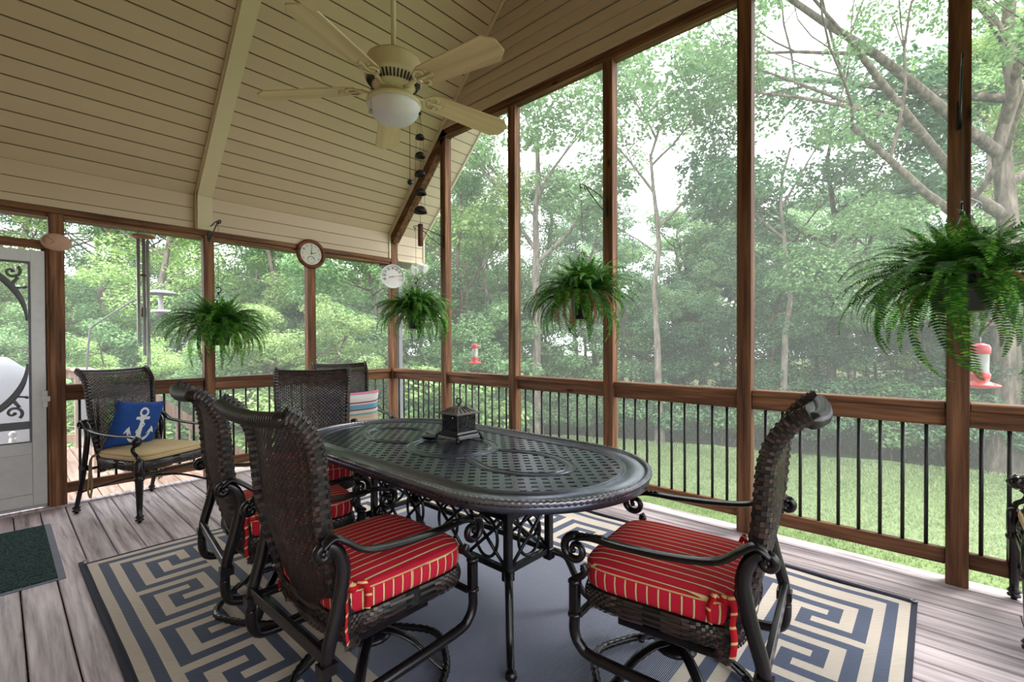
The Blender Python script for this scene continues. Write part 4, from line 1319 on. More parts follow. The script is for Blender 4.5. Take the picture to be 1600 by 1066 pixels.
def spiral_pts(c, r0, turns, a0, sgn, n=26, r1=0.22, plane='y'):
    out = []
    for i in range(n + 1):
        t = i / n; r = r0 * (1 - (1 - r1) * t); a = a0 + sgn * turns * 2 * PI * t
        out.append(Vector((c[0], c[1] + r * math.cos(a), c[2] + r * math.sin(a))))
    return out

def make_chair(kind):
    """kind 'swivel' (striped cushion, ring base) or 'legged' (tan cushion, four legs)"""
    t = empty('swivel_chair' if kind == 'swivel' else 'patio_armchair')
    iron = M['iron_chair']
    # woven back: panel, wrapped side rolls, top roll
    mb = MB(); weave(mb, lambda u, v: back_pt((u * 2 - 1) * 0.97, v * 0.985), 36, 68, gap=0.055)
    mb.build('backrest', M['wicker'], t)
    for s in (-1, 1):
        mb = MB()
        path = [back_pt(s, k / 30)[0] for k in range(31)]
        def S(u, v, path=path):
            q = v * 30; i = min(int(q), 29); c = path[i].lerp(path[i + 1], q - i)
            d = (path[i + 1] - path[i]).normalized(); a = Vector((1, 0, 0)); b = d.cross(a).normalized()
            th = 2 * PI * u
            nn = (a * math.cos(th) * 0.7 + b * math.sin(th)).normalized()
            return c + a * math.cos(th) * 0.016 + b * math.sin(th) * 0.026, nn
        mb.mi = 0; weave(mb, S, 12, 60, amp=0.0022, gap=0.05, warp=False)
        mb.mi = 1; mb.tube(path, 0.0215, 8, flat=(0.60, (1, 0, 0)))
        mb.mi = 0
        mb.build('back_frame', [M['wicker'], M['wicker_core']], t)
    mb = MB()
    top = [back_pt(-1.02 + 2.04 * k / 40, 1.0)[0] + Vector((0, -0.004, -0.016)) for k in range(41)]
    b0 = len(mb.v); dense = []
    for i in range(40):
        for k in range(3): dense.append(top[i].lerp(top[i + 1], k / 3))
    dense.append(top[-1])
    mb.tube(dense, [(0.0225 + 0.0018 * (1 if i % 3 else -1)) * min(1.0, 0.25 + 0.22 * min(i, len(dense) - 1 - i)) for i in range(len(dense))], 12)
    mb.build('top_roll', M['wicker_wrap'], t)
    # seat: woven rim and woven deck
    mb = MB()
    def Rm(u, v):
        p = ring_pt(u, 1.0); p.z = SEAT_Z1 - v * (SEAT_Z1 - SEAT_Z0)
        nn = Vector((p.x, p.y - 0.02, 0)).normalized()
        return p + nn * (0.010 * math.sin(PI * v)), nn
    weave(mb, Rm, 120, 7, amp=0.0025, gap=0.06, warp=False)
    mb.mi = 1
    N = 48
    mb.add([tuple(ring_pt(k / N, 0.985) + Vector((0, 0, z))) for z in (SEAT_Z1 - 0.004, SEAT_Z0 + 0.004) for k in range(N)],
           [tuple(range(N)), tuple(reversed(range(N, 2 * N)))] + [(k, (k + 1) % N, N + (k + 1) % N, N + k) for k in range(N)], False)
    mb.build('seat', [M['wicker'], M['wicker_core']], t)
    # arms
    def arm(s):
        x = 0.288 * s
        mb = MB()
        path = catmull([(x * 0.97, -0.335, 0.690), (x * 0.98, -0.300, 0.712), (x, -0.262, 0.690), (x * 1.02, -0.20, 0.648), (x * 1.03, -0.08, 0.628), (x * 1.02, 0.08, 0.618), (x * 1.0, 0.20, 0.618), (x * 0.99, 0.255, 0.606)], 6)
        mb.tube(path, [0.024] * len(path), 10, flat=(0.42, (0, 0, 1)))
        # front volute
        if kind == 'swivel':
            sp = spiral_pts((x * 0.99, 0.262, 0.562), 0.050, 1.35, PI * 0.55, -1, 34, 0.2)
            mb.tube(sp, [0.016 - 0.008 * i / 34 for i in range(35)], 8, flat=(1.25, (1, 0, 0)))
            mb.ball(sp[-1], 0.011, 8)
            for i in range(5): mb.ball((x * 0.995, 0.165 + i * 0.018, 0.626 - 0.002 * i), 0.015, 6, 0.6)
        else:
            mb.ball((x * 0.99, 0.262, 0.585), 0.034, 14)
            for i in range(8):
                a = i * PI / 4
                mb.ball((x * 0.99 + 0.0, 0.262 + 0.026 * math.cos(a), 0.585 + 0.026 * math.sin(a)), 0.013, 6)
        # rear curl
        sp = spiral_pts((x * 0.97, -0.330, 0.672), 0.024, 0.95, PI * 0.5, 1, 20, 0.3)
        mb.tube(sp, 0.013, 8, flat=(1.2, (1, 0, 0)))
        mb.ball((x * 0.97, -0.330, 0.672), 0.012, 8)
        mb.build('armrest', iron, t)
        # support from the volute down to the seat
        mb = MB()
        if kind == 'swivel':
            mb.tube(catmull([(x, 0.232, 0.520), (x, 0.222, 0.498), (x * 0.99, 0.240, 0.475), (x * 0.98, 0.262, 0.460), (x * 0.975, 0.268, 0.435)], 5), 0.0125, 8)
            mb.ball((x * 0.99, 0.226, 0.503), 0.018, 8)
            mb.box((x * 0.975 - 0.016, 0.250, 0.330), (x * 0.975 + 0.016, 0.284, 0.440), 0.004)
            mb.lathe([(0.014, 0), (0.024, 0.008), (0.024, 0.016), (0.014, 0.024)], (x * 0.975, 0.267, 0.436), 12)
            mb.lathe([(0.018, 0), (0.025, 0.006), (0.025, 0.014), (0.018, 0.02)], (x * 0.975, 0.267, 0.322), 12)
            rail = catmull([(x * 0.975, 0.267, 0.330), (x * 0.975, 0.268, 0.270), (x * 0.975, 0.245, 0.228), (x * 0.975, 0.19, 0.205), (x * 0.975, -0.05, 0.195), (x * 0.975, -0.24, 0.190), (x * 0.975, -0.305, 0.205), (x * 0.975, -0.325, 0.245), (x * 0.975, -0.328, 0.30)], 6)
            mb.tube(rail, 0.019, 8)
            up = catmull([(x * 0.975, -0.328, 0.29), (x * 0.975, -0.318, 0.38), (x * 0.975, -0.285, 0.50), (x * 0.975, -0.268, 0.60), (x * 0.975, -0.285, 0.665), (x * 0.97, -0.315, 0.690)], 6)
            mb.tube(up, [0.018 + 0.005 * math.sin(PI * i / (len(up) - 1)) for i in range(len(up))], 8, flat=(0.75, (1, 0, 0)))
            mb.obox((x * 0.975, -0.322, 0.335), (1, 0, 0), (0, 1, 0), (0, 0, 1), 0.021, 0.025, 0.016)
            mb.build('side_frame', iron, t)
        else:
            mb.tube(catmull([(x, 0.245, 0.553), (x, 0.225, 0.53), (x * 0.99, 0.235, 0.50), (x * 0.98, 0.262, 0.478), (x * 0.975, 0.268, 0.45)], 5), 0.0125, 8)
            mb.build('arm_support', iron, t)
    arm(-1); arm(1)
    if kind == 'swivel':
        mb = MB()
        mb.box((-0.28, -0.335, 0.345), (0.28, -0.315, 0.385), 0.003)          # bar joining the two rear uprights
        mb.build('crossbar', iron, t)
        MB().box((-0.27, 0.245, 0.318), (0.27, 0.265, 0.340), 0.003).build('crossbar', iron, t)
        # swivel rocker base
        mb = MB()
        mb.box((-0.13, -0.10, 0.285), (0.13, 0.12, 0.335), 0.01)
        mb.box((-0.05, -0.05, 0.235), (0.05, 0.06, 0.29), 0.006)
        for sx in (-0.12, 0.12): mb.box((sx - 0.012, -0.17, 0.255), (sx + 0.012, 0.17, 0.285), 0.003)
        mb.cyl((0, 0, 0.17), (0, 0, 0.25), 0.028, 14)
        mb.lathe([(0.03, 0), (0.075, 0.01), (0.075, 0.022), (0.03, 0.035)], (0, 0, 0.155), 20)
        mb.build('swivel_mechanism', iron, t)
        mb = MB()
        for k in range(4):
            a = PI / 4 + k * PI / 2
            dr = Vector((math.cos(a), math.sin(a), 0))
            pts = [dr * 0.03 + Vector((0, 0, 0.185)), dr * 0.09 + Vector((0, 0, 0.175)), dr * 0.16 + Vector((0, 0, 0.135)), dr * 0.22 + Vector((0, 0, 0.075)), dr * 0.262 + Vector((0, 0, 0.035)), dr * 0.285 + Vector((0, 0, 0.026))]
            mb.tube(catmull(pts, 4), 0.021, 8, flat=(0.35, (0, 0, 1)))
            mb.lathe([(0.014, 0.006), (0.014, 0.02)], dr * 0.285, 8)
        mb.build('base_arms', iron, t)
        mb = MB()
        pts = []
        for k in range(72):
            a = 2 * PI * k / 72
            f = 1 + 0.10 * abs(math.cos(2 * (a))) ** 5
            pts.append((0.285 * f * math.cos(a), 0.285 * f * math.sin(a), 0.026))
        twist_tube(mb, pts, 0.0145, 8, 60, 0.13, closed=True)
        mb.build('base_ring', iron, t)
    else:
        for s in (-1, 1):
            x = 0.281 * s
            mb = MB()
            mb.lathe([(0.012, 0.0), (0.012, 0.012), (0.026, 0.016), (0.026, 0.024), (0.016, 0.030), (0.028, 0.040), (0.020, 0.052), (0.017, 0.058), (0.026, 0.30), (0.033, 0.305), (0.033, 0.318), (0.026, 0.324), (0.030, 0.345), (0.030, 0.440), (0.020, 0.455), (0.012, 0.462)], (x * 0.975, 0.268, 0), 14)
            mb.build('leg', iron, t)
            mb = MB()
            up = catmull([(x * 0.99, -0.395, 0.045), (x * 0.985, -0.365, 0.14), (x * 0.98, -0.330, 0.26), (x * 0.975, -0.308, 0.38), (x * 0.975, -0.285, 0.50), (x * 0.975, -0.272, 0.60), (x * 0.975, -0.290, 0.665), (x * 0.97, -0.315, 0.690)], 5)
            mb.tube(up, [0.018 + 0.005 * math.sin(PI * i / (len(up) - 1)) for i in range(len(up))], 8, flat=(0.75, (1, 0, 0)))
            mb.lathe([(0.012, 0.0), (0.012, 0.010), (0.026, 0.014), (0.026, 0.022), (0.016, 0.028), (0.027, 0.038), (0.020, 0.050)], (x * 0.99, -0.396, 0), 12)
            mb.obox((x * 0.977, -0.312, 0.355), (1, 0, 0), (0, 1, 0), (0, 0, 1), 0.022, 0.026, 0.014)
            mb.build('leg', iron, t)
        mb = MB()
        for s in (-1, 1):
            pts = catmull([(0.27 * s, -0.345, 0.165), (0.15 * s, -0.18, 0.225), (0, -0.05, 0.238), (-0.15 * s, 0.10, 0.225), (-0.265 * s, 0.258, 0.165)], 8)
            mb.tube(pts, 0.0085, 8)
        mb.lathe([(0.02, 0), (0.024, 0.010), (0.010, 0.020), (0.018, 0.034), (0.004, 0.048)], (0, -0.05, 0.238), 10)
        mb.build('stretcher', iron, t)
        MB().box((-0.27, 0.250, 0.318), (0.27, 0.272, 0.338), 0.003).box((-0.27, -0.325, 0.325), (0.27, -0.305, 0.345), 0.003).build('seat_rail', iron, t)
    # cushion with ties
    if kind == 'swivel':
        c = make_cushion(M['red_stripe'], M['tan_line'], 0.088, 1.0, 0.428)
        c.parent = t
        tie_m = M['red_stripe_tie']
        for s in (-1, 1):
            mb = MB()
            x0_ = 0.225 * s
            mb.tube(catmull([(x0_, -0.205, 0.50), (x0_ * 1.08, -0.225, 0.535), (x0_ * 1.1, -0.24, 0.50), (x0_ * 1.08, -0.235, 0.45), (x0_ * 1.09, -0.24, 0.40), (x0_ * 1.1, -0.235, 0.35)], 5), 0.012, 6, flat=(0.18, (0.75, 0.66, 0)))
            mb.tube(catmull([(x0_, -0.20, 0.49), (x0_ * 1.14, -0.19, 0.53), (x0_ * 1.16, -0.17, 0.485), (x0_ * 1.15, -0.175, 0.44)], 5), 0.011, 6, flat=(0.2, (0.8, -0.6, 0)))
            mb.ball((x0_ * 1.06, -0.215, 0.515), 0.018, 8, 0.8)
            o = mb.build('tie', tie_m, c)
    else:
        c = make_cushion(M['tan'], M['tan_tie'], 0.055, 1.0, 0.428, crown=0.010)
        c.parent = t
        for s in (-1, 1):
            mb = MB(); x0_ = 0.225 * s
            mb.tube(catmull([(x0_, -0.22, 0.45), (x0_ * 1.1, -0.27, 0.43), (x0_ * 1.12, -0.275, 0.32), (x0_ * 1.10, -0.27, 0.22), (x0_ * 1.14, -0.275, 0.12)], 5), 0.009, 6, flat=(0.25, (0, 1, 0)))
            mb.tube(catmull([(x0_, -0.22, 0.45), (x0_ * 1.16, -0.26, 0.42), (x0_ * 1.20, -0.262, 0.30), (x0_ * 1.24, -0.262, 0.18), (x0_ * 1.18, -0.266, 0.13)], 5), 0.008, 6, flat=(0.25, (0, 1, 0)))
            mb.build('tie', M['tan_tie'], c)
    return t

def tie_material():
    m, n, l, b = new_mat('red_ribbon', 0.85, spec=0.2)
    tc = n.new('ShaderNodeTexCoord'); sp = n.new('ShaderNodeSeparateXYZ'); l.new(tc.outputs['Object'], sp.inputs[0])
    md = n.new('ShaderNodeMath'); md.operation = 'PINGPONG'; md.inputs[1].default_value = 0.022; l.new(sp.outputs['Z'], md.inputs[0])
    lt = n.new('ShaderNodeMath'); lt.operation = 'LESS_THAN'; lt.inputs[1].default_value = 0.004; l.new(md.outputs[0], lt.inputs[0])
    l.new(mixc(n, l, lt.outputs[0], srgb(184, 26, 40), srgb(222, 190, 132)), b.inputs['Base Color'])
    return m
M['red_stripe_tie'] = tie_material()

sw0 = make_chair('swivel')
lg0 = make_chair('legged')
# local +y is the way a chair faces
def put(src, first, x, y, rz, label, group):
    o = src if first else copy_tree(src)
    o.location = (x, y, 0.0 if src is lg0 else 0.006); o.rotation_euler = (0, 0, rz)
    tag(o, label, 'chair', group)
    return o
GS = 'wicker swivel chairs with red striped cushions around the table'
GL = 'wicker armchairs with tan cushions along the walls'
R = math.radians
put(sw0, True, 1.665, 0.705, R(7), 'wicker swivel chair with red striped cushion alone at the right end of the table', GS)
put(sw0, False, 0.955, 1.600, R(-90 + 1), 'wicker swivel chair with red striped cushion, nearest chair on the left side of the table', GS)
put(sw0, False, 0.985, 2.440, R(-90 - 6), 'wicker swivel chair with red striped cushion, just behind the nearest left chair', GS)
put(sw0, False, 1.400, 3.080, R(153), 'wicker swivel chair with red striped cushion at the far end of the table', GS)
put(lg0, True, 0.815, 4.610, R(180 + 25.0), 'wicker armchair with tan cushion and a blue anchor pillow, near the storm door', GL)
put(lg0, False, 2.220, 4.020, R(168), 'wicker armchair with tan cushion and a striped pillow, in the far corner', GL)
put(lg0, False, 3.130, -0.560, R(0), 'wicker armchair with only a front leg showing at the right edge of the photo', GL)

# ================================================================== PILLOWS
def pillow_mesh(w, h, t, mat, n=16, nm='pillow'):
    vs = []; fs = []; uvs = []
    for side in (1, -1):
        for j in range(n + 1):
            for i in range(n + 1):
                a = -1 + 2 * i / n; b = -1 + 2 * j / n
                k = max(0.0, (1 - a ** 4)) ** 0.6 * max(0.0, (1 - b ** 4)) ** 0.6
                pinch = 1 - 0.07 * (1 - abs(a) ** 3) * abs(b) - 0.0
                pinch2 = 1 - 0.07 * (1 - abs(b) ** 3) * abs(a)
                vs.append((a * w / 2 * pinch2, side * t / 2 * k, b * h / 2 * pinch))
    W = n + 1
    for s_ in range(2):
        o_ = s_ * W * W
        for j in range(n):
            for i in range(n):
                q = (o_ + j * W + i, o_ + j * W + i + 1, o_ + (j + 1) * W + i + 1, o_ + (j + 1) * W + i)
                fs.append(q if s_ == 0 else tuple(reversed(q)))
    me = bpy.data.meshes.new(nm); me.from_pydata(vs, [], fs); me.materials.append(mat)
    me.polygons.foreach_set('use_smooth', [True] * len(fs))
    bm = bmesh.new(); bm.from_mesh(me); bmesh.ops.remove_doubles(bm, verts=bm.verts[:], dist=0.0005); bmesh.ops.recalc_face_normals(bm, faces=bm.faces[:]); bm.to_mesh(me); bm.free()
    o = bpy.data.objects.new(nm, me); COL.objects.link(o); return o
def pillow_y(a, b, t):       # thickness profile for the print
    k = max(0.0, (1 - a ** 4)) ** 0.6 * max(0.0, (1 - b ** 4)) ** 0.6
    return t / 2 * k
def on_chair(o, cx, cy, rz, lx, ly, lz, tilt, roll=0.0, yaw=0.0):
    Mx = Matrix.Translation((cx, cy, 0)) @ Matrix.Rotation(rz, 4, 'Z') @ Matrix.Translation((lx, ly, lz)) @ Matrix.Rotation(yaw, 4, 'Z') @ Matrix.Rotation(tilt, 4, 'X') @ Matrix.Rotation(roll, 4, 'Y')
    o.matrix_world = Mx
pw, ph, pt = 0.40, 0.38, 0.11
pl = pillow_mesh(pw, ph, pt, M['blue_fabric'])
tag(pl, 'royal blue pillow printed with a white anchor, leaning in the armchair by the door', 'pillow')
# the anchor print, laid on the front face (front = +y local)
def print_strip(mb, path, widths):
    n = len(path)
    vs = []
    for i in range(n):
        a0 = Vector(path[max(0, i - 1)]); a1 = Vector(path[min(n - 1, i + 1)])
        d = (a1 - a0).normalized(); nn = Vector((-d.y, d.x))
        for s_ in (-1, 1):
            q = Vector(path[i]) + nn * widths[i] * s_
            y = pillow_y(q.x / (pw / 2), q.y / (ph / 2), pt) + 0.0025
            vs.append((q.x, y, q.y))
    mb.add(vs, [(2 * i, 2 * i + 1, 2 * i + 3, 2 * i + 2) for i in range(n - 1)], False)
mb = MB()
print_strip(mb, [(-0.0, 0.07 - 0.19 * k / 10) for k in range(11)], [0.012 + 0.001 * k for k in range(11)])
print_strip(mb, [(-0.055 + 0.11 * k / 8, 0.062) for k in range(9)], [0.010, 0.012, 0.012, 0.012, 0.012, 0.012, 0.012, 0.012, 0.010])
print_strip(mb, [(0.030 * math.cos(a), 0.108 + 0.030 * math.sin(a)) for a in [-PI / 2 + k * 2 * PI / 20 for k in range(21)]], [0.008] * 21)
print_strip(mb, [(0.092 * math.cos(a), -0.035 + 0.092 * math.sin(a)) for a in [PI + 0.10 + k * (PI - 0.20) / 20 for k in range(21)]], [0.004 + 0.012 * math.sin(PI * k / 20) for k in range(21)])
for s_ in (-1, 1):
    print_strip(mb, [(s_ * 0.118, -0.060), (s_ * 0.094, -0.030), (s_ * 0.088, -0.005)], [0.003, 0.014, 0.001])
    print_strip(mb, [(s_ * 0.060, -0.070), (s_ * 0.082, -0.045), (s_ * 0.092, -0.015)], [0.001, 0.010, 0.003])
mb2 = [(0.028 * math.sin(k * 0.9), 0.085 - 0.21 * k / 14) for k in range(15)]
print_strip(mb, mb2, [0.0045] * 15)
mb.build('anchor_print', M['anchor'], pl)
on_chair(pl, 0.815, 4.610, R(205.0), 0.025, -0.135, 0.655, R(-14), R(-7), R(4))
# striped pillow and blue pillow in the corner chair
def stripes_mat():
    m, n, l, b = new_mat('beach_stripe_fabric', 0.9, spec=0.15)
    tc = n.new('ShaderNodeTexCoord'); sp = n.new('ShaderNodeSeparateXYZ'); l.new(tc.outputs['Object'], sp.inputs[0])
    mr = n.new('ShaderNodeMapRange'); mr.inputs['From Min'].default_value = -0.2; mr.inputs['From Max'].default_value = 0.2
    l.new(sp.outputs['Z'], mr.inputs['Value'])
    cs = [(0.0, (70, 60, 90)), (0.06, (196, 180, 166)), (0.16, (120, 60, 80)), (0.19, (204, 192, 178)), (0.33, (196, 176, 160)), (0.42, (116, 160, 168)), (0.47, (204, 198, 190)), (0.54, (110, 50, 76)),
          (0.57, (104, 154, 176)), (0.68, (200, 190, 190)), (0.72, (120, 44, 72)), (0.75, (206, 198, 196)), (0.86, (176, 196, 200)), (0.90, (190, 116, 138)), (1.0, (188, 110, 132))]
    r = ramp(n, l, mr.outputs[0], [(p, srgb(*c)) for p, c in cs]); r.color_ramp.interpolation = 'CONSTANT'
    l.new(r.outputs[0], b.inputs['Base Color']); return m
p2 = pillow_mesh(0.36, 0.38, 0.12, stripes_mat())
tag(p2, 'pillow with pink, teal and cream stripes leaning in the corner armchair', 'pillow')
on_chair(p2, 2.220, 4.020, R(168.0), -0.085, -0.06, 0.655, R(-14), R(3), R(-6))
p3 = pillow_mesh(0.34, 0.34, 0.08, M['blue_fabric'])
tag(p3, 'plain blue pillow tucked behind the striped pillow in the corner armchair', 'pillow')
on_chair(p3, 2.220, 4.020, R(168.0), 0.045, -0.175, 0.655, R(-16), R(4), 0)

# ================================================================== TABLE
TX, TY, TZ = 1.64, 1.925, 0.735
table = empty('dining_table', (TX, TY, 0.006), 0, label='long oval black cast metal dining table with lattice top in the middle of the rug', cat='table')
HW, HL = 0.535, 1.075           # half width and half length
def stad(t, off=0.0, pw_=2.25):
    """point on the stadium outline shrunk by off; t in [0,1)"""
    w = HW - off; Lh = HL - HW
    per = 4 * Lh + 2 * PI * w
    s = (t % 1.0) * per
    if s < 2 * Lh: return Vector((w, -Lh + s, 0))
    s -= 2 * Lh
    if s < PI * w: a = s / w; return Vector((w * math.cos(a), Lh + w * math.sin(a), 0))
    s -= PI * w
    if s < 2 * Lh: return Vector((-w, Lh - s, 0))
    s -= 2 * Lh
    a = PI + s / w; return Vector((w * math.cos(a), -Lh + w * math.sin(a), 0))
N = 160
def loft(offs, name, mat, closed_section=True):
    mb = MB(); vs = []
    for (off, z) in offs:
        for k in range(N):
            # sample by angle fraction so rings match
            p = stad(k / N, 0.0)
            L_ = HL - HW
            if abs(p.y) <= L_: q = Vector(((HW - off) * (1 if p.x > 0 else -1), p.y, 0))
            else:
                cy = L_ * (1 if p.y > 0 else -1); d = Vector((p.x, p.y - cy, 0)).normalized(); q = Vector((0, cy, 0)) + d * (HW - off)
            vs.append((q.x, q.y, z))
    fs = []; m_ = len(offs)
    for i in range(m_ if closed_section else m_ - 1):
        i2 = (i + 1) % m_
        for k in range(N): fs.append((i * N + k, i * N + (k + 1) % N, i2 * N + (k + 1) % N, i2 * N + k))
    mb.add(vs, fs, True)
    return mb.build(name, mat, table)
zt = TZ - 0.006
loft([(0.012, zt - 0.010), (0.018, zt - 0.001), (0.030, zt - 0.002), (0.098, zt - 0.002), (0.102, zt + 0.002), (0.108, zt + 0.002), (0.112, zt - 0.002), (0.118, zt - 0.002), (0.121, zt + 0.001), (0.127, zt + 0.001), (0.130, zt - 0.004), (0.130, zt - 0.014), (0.030, zt - 0.014), (0.016, zt - 0.042), (0.004, zt - 0.042), (0.004, zt - 0.014)], 'rim', M['tabletop'])
mb = MB()
twist_tube(mb, [tuple(stad(k / 240, 0.006) + Vector((0, 0, zt - 0.004))) for k in range(240)], 0.0120, 8, 230, 0.30, closed=True)
mb.build('rope_edge', M['worn_edge'], table)
# lattice: two families of diagonal straps
mb = MB()
inn = 0.126
def inside(p, off):
    Lh = HL - HW; w = HW - off
    if abs(p.y) <= Lh: return abs(p.x) <= w
    return math.hypot(p.x, abs(p.y) - Lh) <= w
sp_, hwid = 0.050, 0.0115
for fam, (d, nrm) in enumerate(((Vector((1, 1, 0)).normalized(), Vector((-1, 1, 0)).normalized()), (Vector((1, -1, 0)).normalized(), Vector((1, 1, 0)).normalized()))):
    k = -40
    while k <= 40:
        c = nrm * (k * sp_)
        ts = [t for t in [i * 0.004 for i in range(-400, 401)] if inside(c + d * t, inn)]
        if ts:
            a, b = ts[0] - 0.01, ts[-1] + 0.01
            mid = c + d * (a + b) / 2
            mb.obox((mid.x, mid.y, zt - 0.0065 - 0.0007 * fam), d, nrm, (0, 0, 1), (b - a) / 2, hwid + (0.003 if fam else 0), 0.0045)
        k += 1
mb.build('lattice', M['tabletop'], table)
# cast bands: centre ring and the two pointed ovals
mb = MB()
def band(path, w, h=0.004, closed=True):
    n = len(path); vs = []
    for i in range(n):
        a0 = Vector(path[(i - 1) % n]); a1 = Vector(path[(i + 1) % n]); d = (a1 - a0).normalized(); nn = Vector((-d.y, d.x, 0))
        for (o_, z_) in ((-w, -0.006), (-w, h * 0.3), (-w * 0.72, h * 0.3), (-w * 0.6, h), (-w * 0.45, h * 0.2), (w * 0.45, h * 0.2), (w * 0.6, h), (w * 0.72, h * 0.3), (w, h * 0.3), (w, -0.006)):
            q = Vector(path[i]) + nn * o_
            vs.append((q.x, q.y, zt - 0.001 + z_))
    m_ = 10
    fs = []
    for i in range(n if closed else n - 1):
        j = (i + 1) % n
        for k in range(m_ - 1): fs.append((i * m_ + k, i * m_ + k + 1, j * m_ + k + 1, j * m_ + k))
    mb.add(vs, fs, False)
band([(0.215 * math.cos(a), 0.235 * math.sin(a), 0) for a in [2 * PI * i / 56 for i in range(56)]], 0.032)
for s_ in (-1, 1):
    pth = []
    for i in range(41):
        a = -0.78 * PI + 1.56 * PI * i / 40
        r_ = 1.0
        yy = 0.46 + 0.285 * math.cos(a); xx = 0.185 * math.sin(a) * (1.0 if math.cos(a) > 0 else 1 - 0.25 * abs(math.cos(a)))
        pth.append((xx, s_ * yy, 0))
    band(pth, 0.026, closed=False)
mb.build('centre_bands', M['tabletop'], table)
# frame: legs, aprons
AX, AY = 0.145, 0.54
ZA0, ZA1 = 0.285, 0.515
for sx in (-1, 1):
    for sy in (-1, 1):
        mb = MB()
        x, y = AX * sx, AY * sy
        mb.box((x - 0.017, y - 0.017, ZA0 - 0.03), (x + 0.017, y + 0.017, zt - 0.01), 0.004)
        mb.box((x - 0.022, y - 0.022, ZA0 - 0.045), (x + 0.022, y + 0.022, ZA0 + 0.01), 0.004)
        dr = Vector((sx * 0.80, sy * 0.80, 0)).normalized()
        o_ = Vector((x, y, 0))
        pts = catmull([o_ + Vector((0, 0, ZA0 - 0.01)), o_ + dr * 0.03 + Vector((0, 0, ZA0 - 0.012)), o_ + dr * 0.085 + Vector((0, 0, 0.245)), o_ + dr * 0.125 + Vector((0, 0, 0.16)), o_ + dr * 0.165 + Vector((0, 0, 0.075)), o_ + dr * 0.22 + Vector((0, 0, 0.030)), o_ + dr * 0.265 + Vector((0, 0, 0.020))], 5)
        mb.tube(pts, [0.019 - 0.004 * i / (len(pts) - 1) for i in range(len(pts))], 8)
        mb.lathe([(0.020, 0.0), (0.024, 0.006), (0.020, 0.026), (0.008, 0.034)], o_ + dr * 0.265, 12)
        mb.build('leg', M['iron'], table)
def apron(a, b, npan, name='apron'):
    mb = MB()
    a = Vector(a); b = Vector(b); d = (b - a); L = d.length; d.normalize()
    side = Vector((-d.y, d.x, 0))
    for z_ in (ZA0, ZA1):
        mb.obox((a + b) / 2 + Vector((0, 0, z_)), d, side, (0, 0, 1), L / 2, 0.011, 0.013)
    pw_ = L / npan
    for i in range(npan):
        c = a + d * (pw_ * (i + 0.5)) + Vector((0, 0, (ZA0 + ZA1) / 2))
        hh = (ZA1 - ZA0) / 2
        for s_ in (-1, 1):
            mb.tube([c - d * pw_ * 0.48 + Vector((0, 0, -hh * s_)), c + d * pw_ * 0.48 + Vector((0, 0, hh * s_))], 0.0085, 6)
        mb.tube([c + d * (pw_ * 0.26 * math.cos(t)) + Vector((0, 0, hh * 0.80 * math.sin(t))) for t in [2 * PI * k / 24 for k in range(24)]], 0.0080, 6, closed=True)
    return mb.build(name, M['iron'], table)
apron((-AX, -AY, 0), (-AX, AY, 0), 4); apron((AX, -AY, 0), (AX, AY, 0), 4)
apron((-AX, -AY, 0), (AX, -AY, 0), 1); apron((-AX, AY, 0), (AX, AY, 0), 1)
mb = MB()
for yy in (-AY, AY): mb.obox((0, yy, zt - 0.04), (1, 0, 0), (0, 1, 0), (0, 0, 1), 0.42, 0.012, 0.012)
for xx in (-AX, AX): mb.obox((xx, 0, zt - 0.04), (1, 0, 0), (0, 1, 0), (0, 0, 1), 0.012, 0.95, 0.012)
mb.build('top_frame', M['iron'], table)

# ================================================================== LANTERN
LX, LY = 1.775, 2.025
lan = empty('lantern', (LX, LY, TZ + 0.003), R(0), label='square black cast metal lantern with pagoda roof and filigree sides on the table', cat='lantern')
mb = MB()
def frustum(z0, s0, z1, s1):
    v = [(a * s0, b * s0, z0) for a, b in ((-1, -1), (1, -1), (1, 1), (-1, 1))] + [(a * s1, b * s1, z1) for a, b in ((-1, -1), (1, -1), (1, 1), (-1, 1))]
    mb.add(v, [(3, 2, 1, 0), (4, 5, 6, 7), (0, 1, 5, 4), (1, 2, 6, 5), (2, 3, 7, 6), (3, 0, 4, 7)])
frustum(0.018, 0.094, 0.028, 0.090); frustum(0.028, 0.088, 0.052, 0.070); frustum(0.052, 0.070, 0.058, 0.070)
for a in (-1, 1):
    for b in (-1, 1):
        mb.ball((a * 0.092, b * 0.092, 0.010), 0.0115, 8); mb.ball((a * 0.086, b * 0.086, 0.026), 0.013, 8)
rs_ = random.Random(5)
for side in range(4):
    c_, s__ = math.cos(side * PI / 2), math.sin(side * PI / 2)
    for k in range(18):
        u = -0.075 + 0.15 * k / 17; yv = 0.081
        mb.ball((c_ * yv - s__ * u, s__ * yv + c_ * u, 0.041), 0.0055, 6)
mb.build('base', M['iron'], lan)
mb = MB()
HB = 0.064
for a in (-1, 1):
    for b in (-1, 1): mb.box((a * HB - 0.004, b * HB - 0.004, 0.056), (a * HB + 0.004, b * HB + 0.004, 0.152))
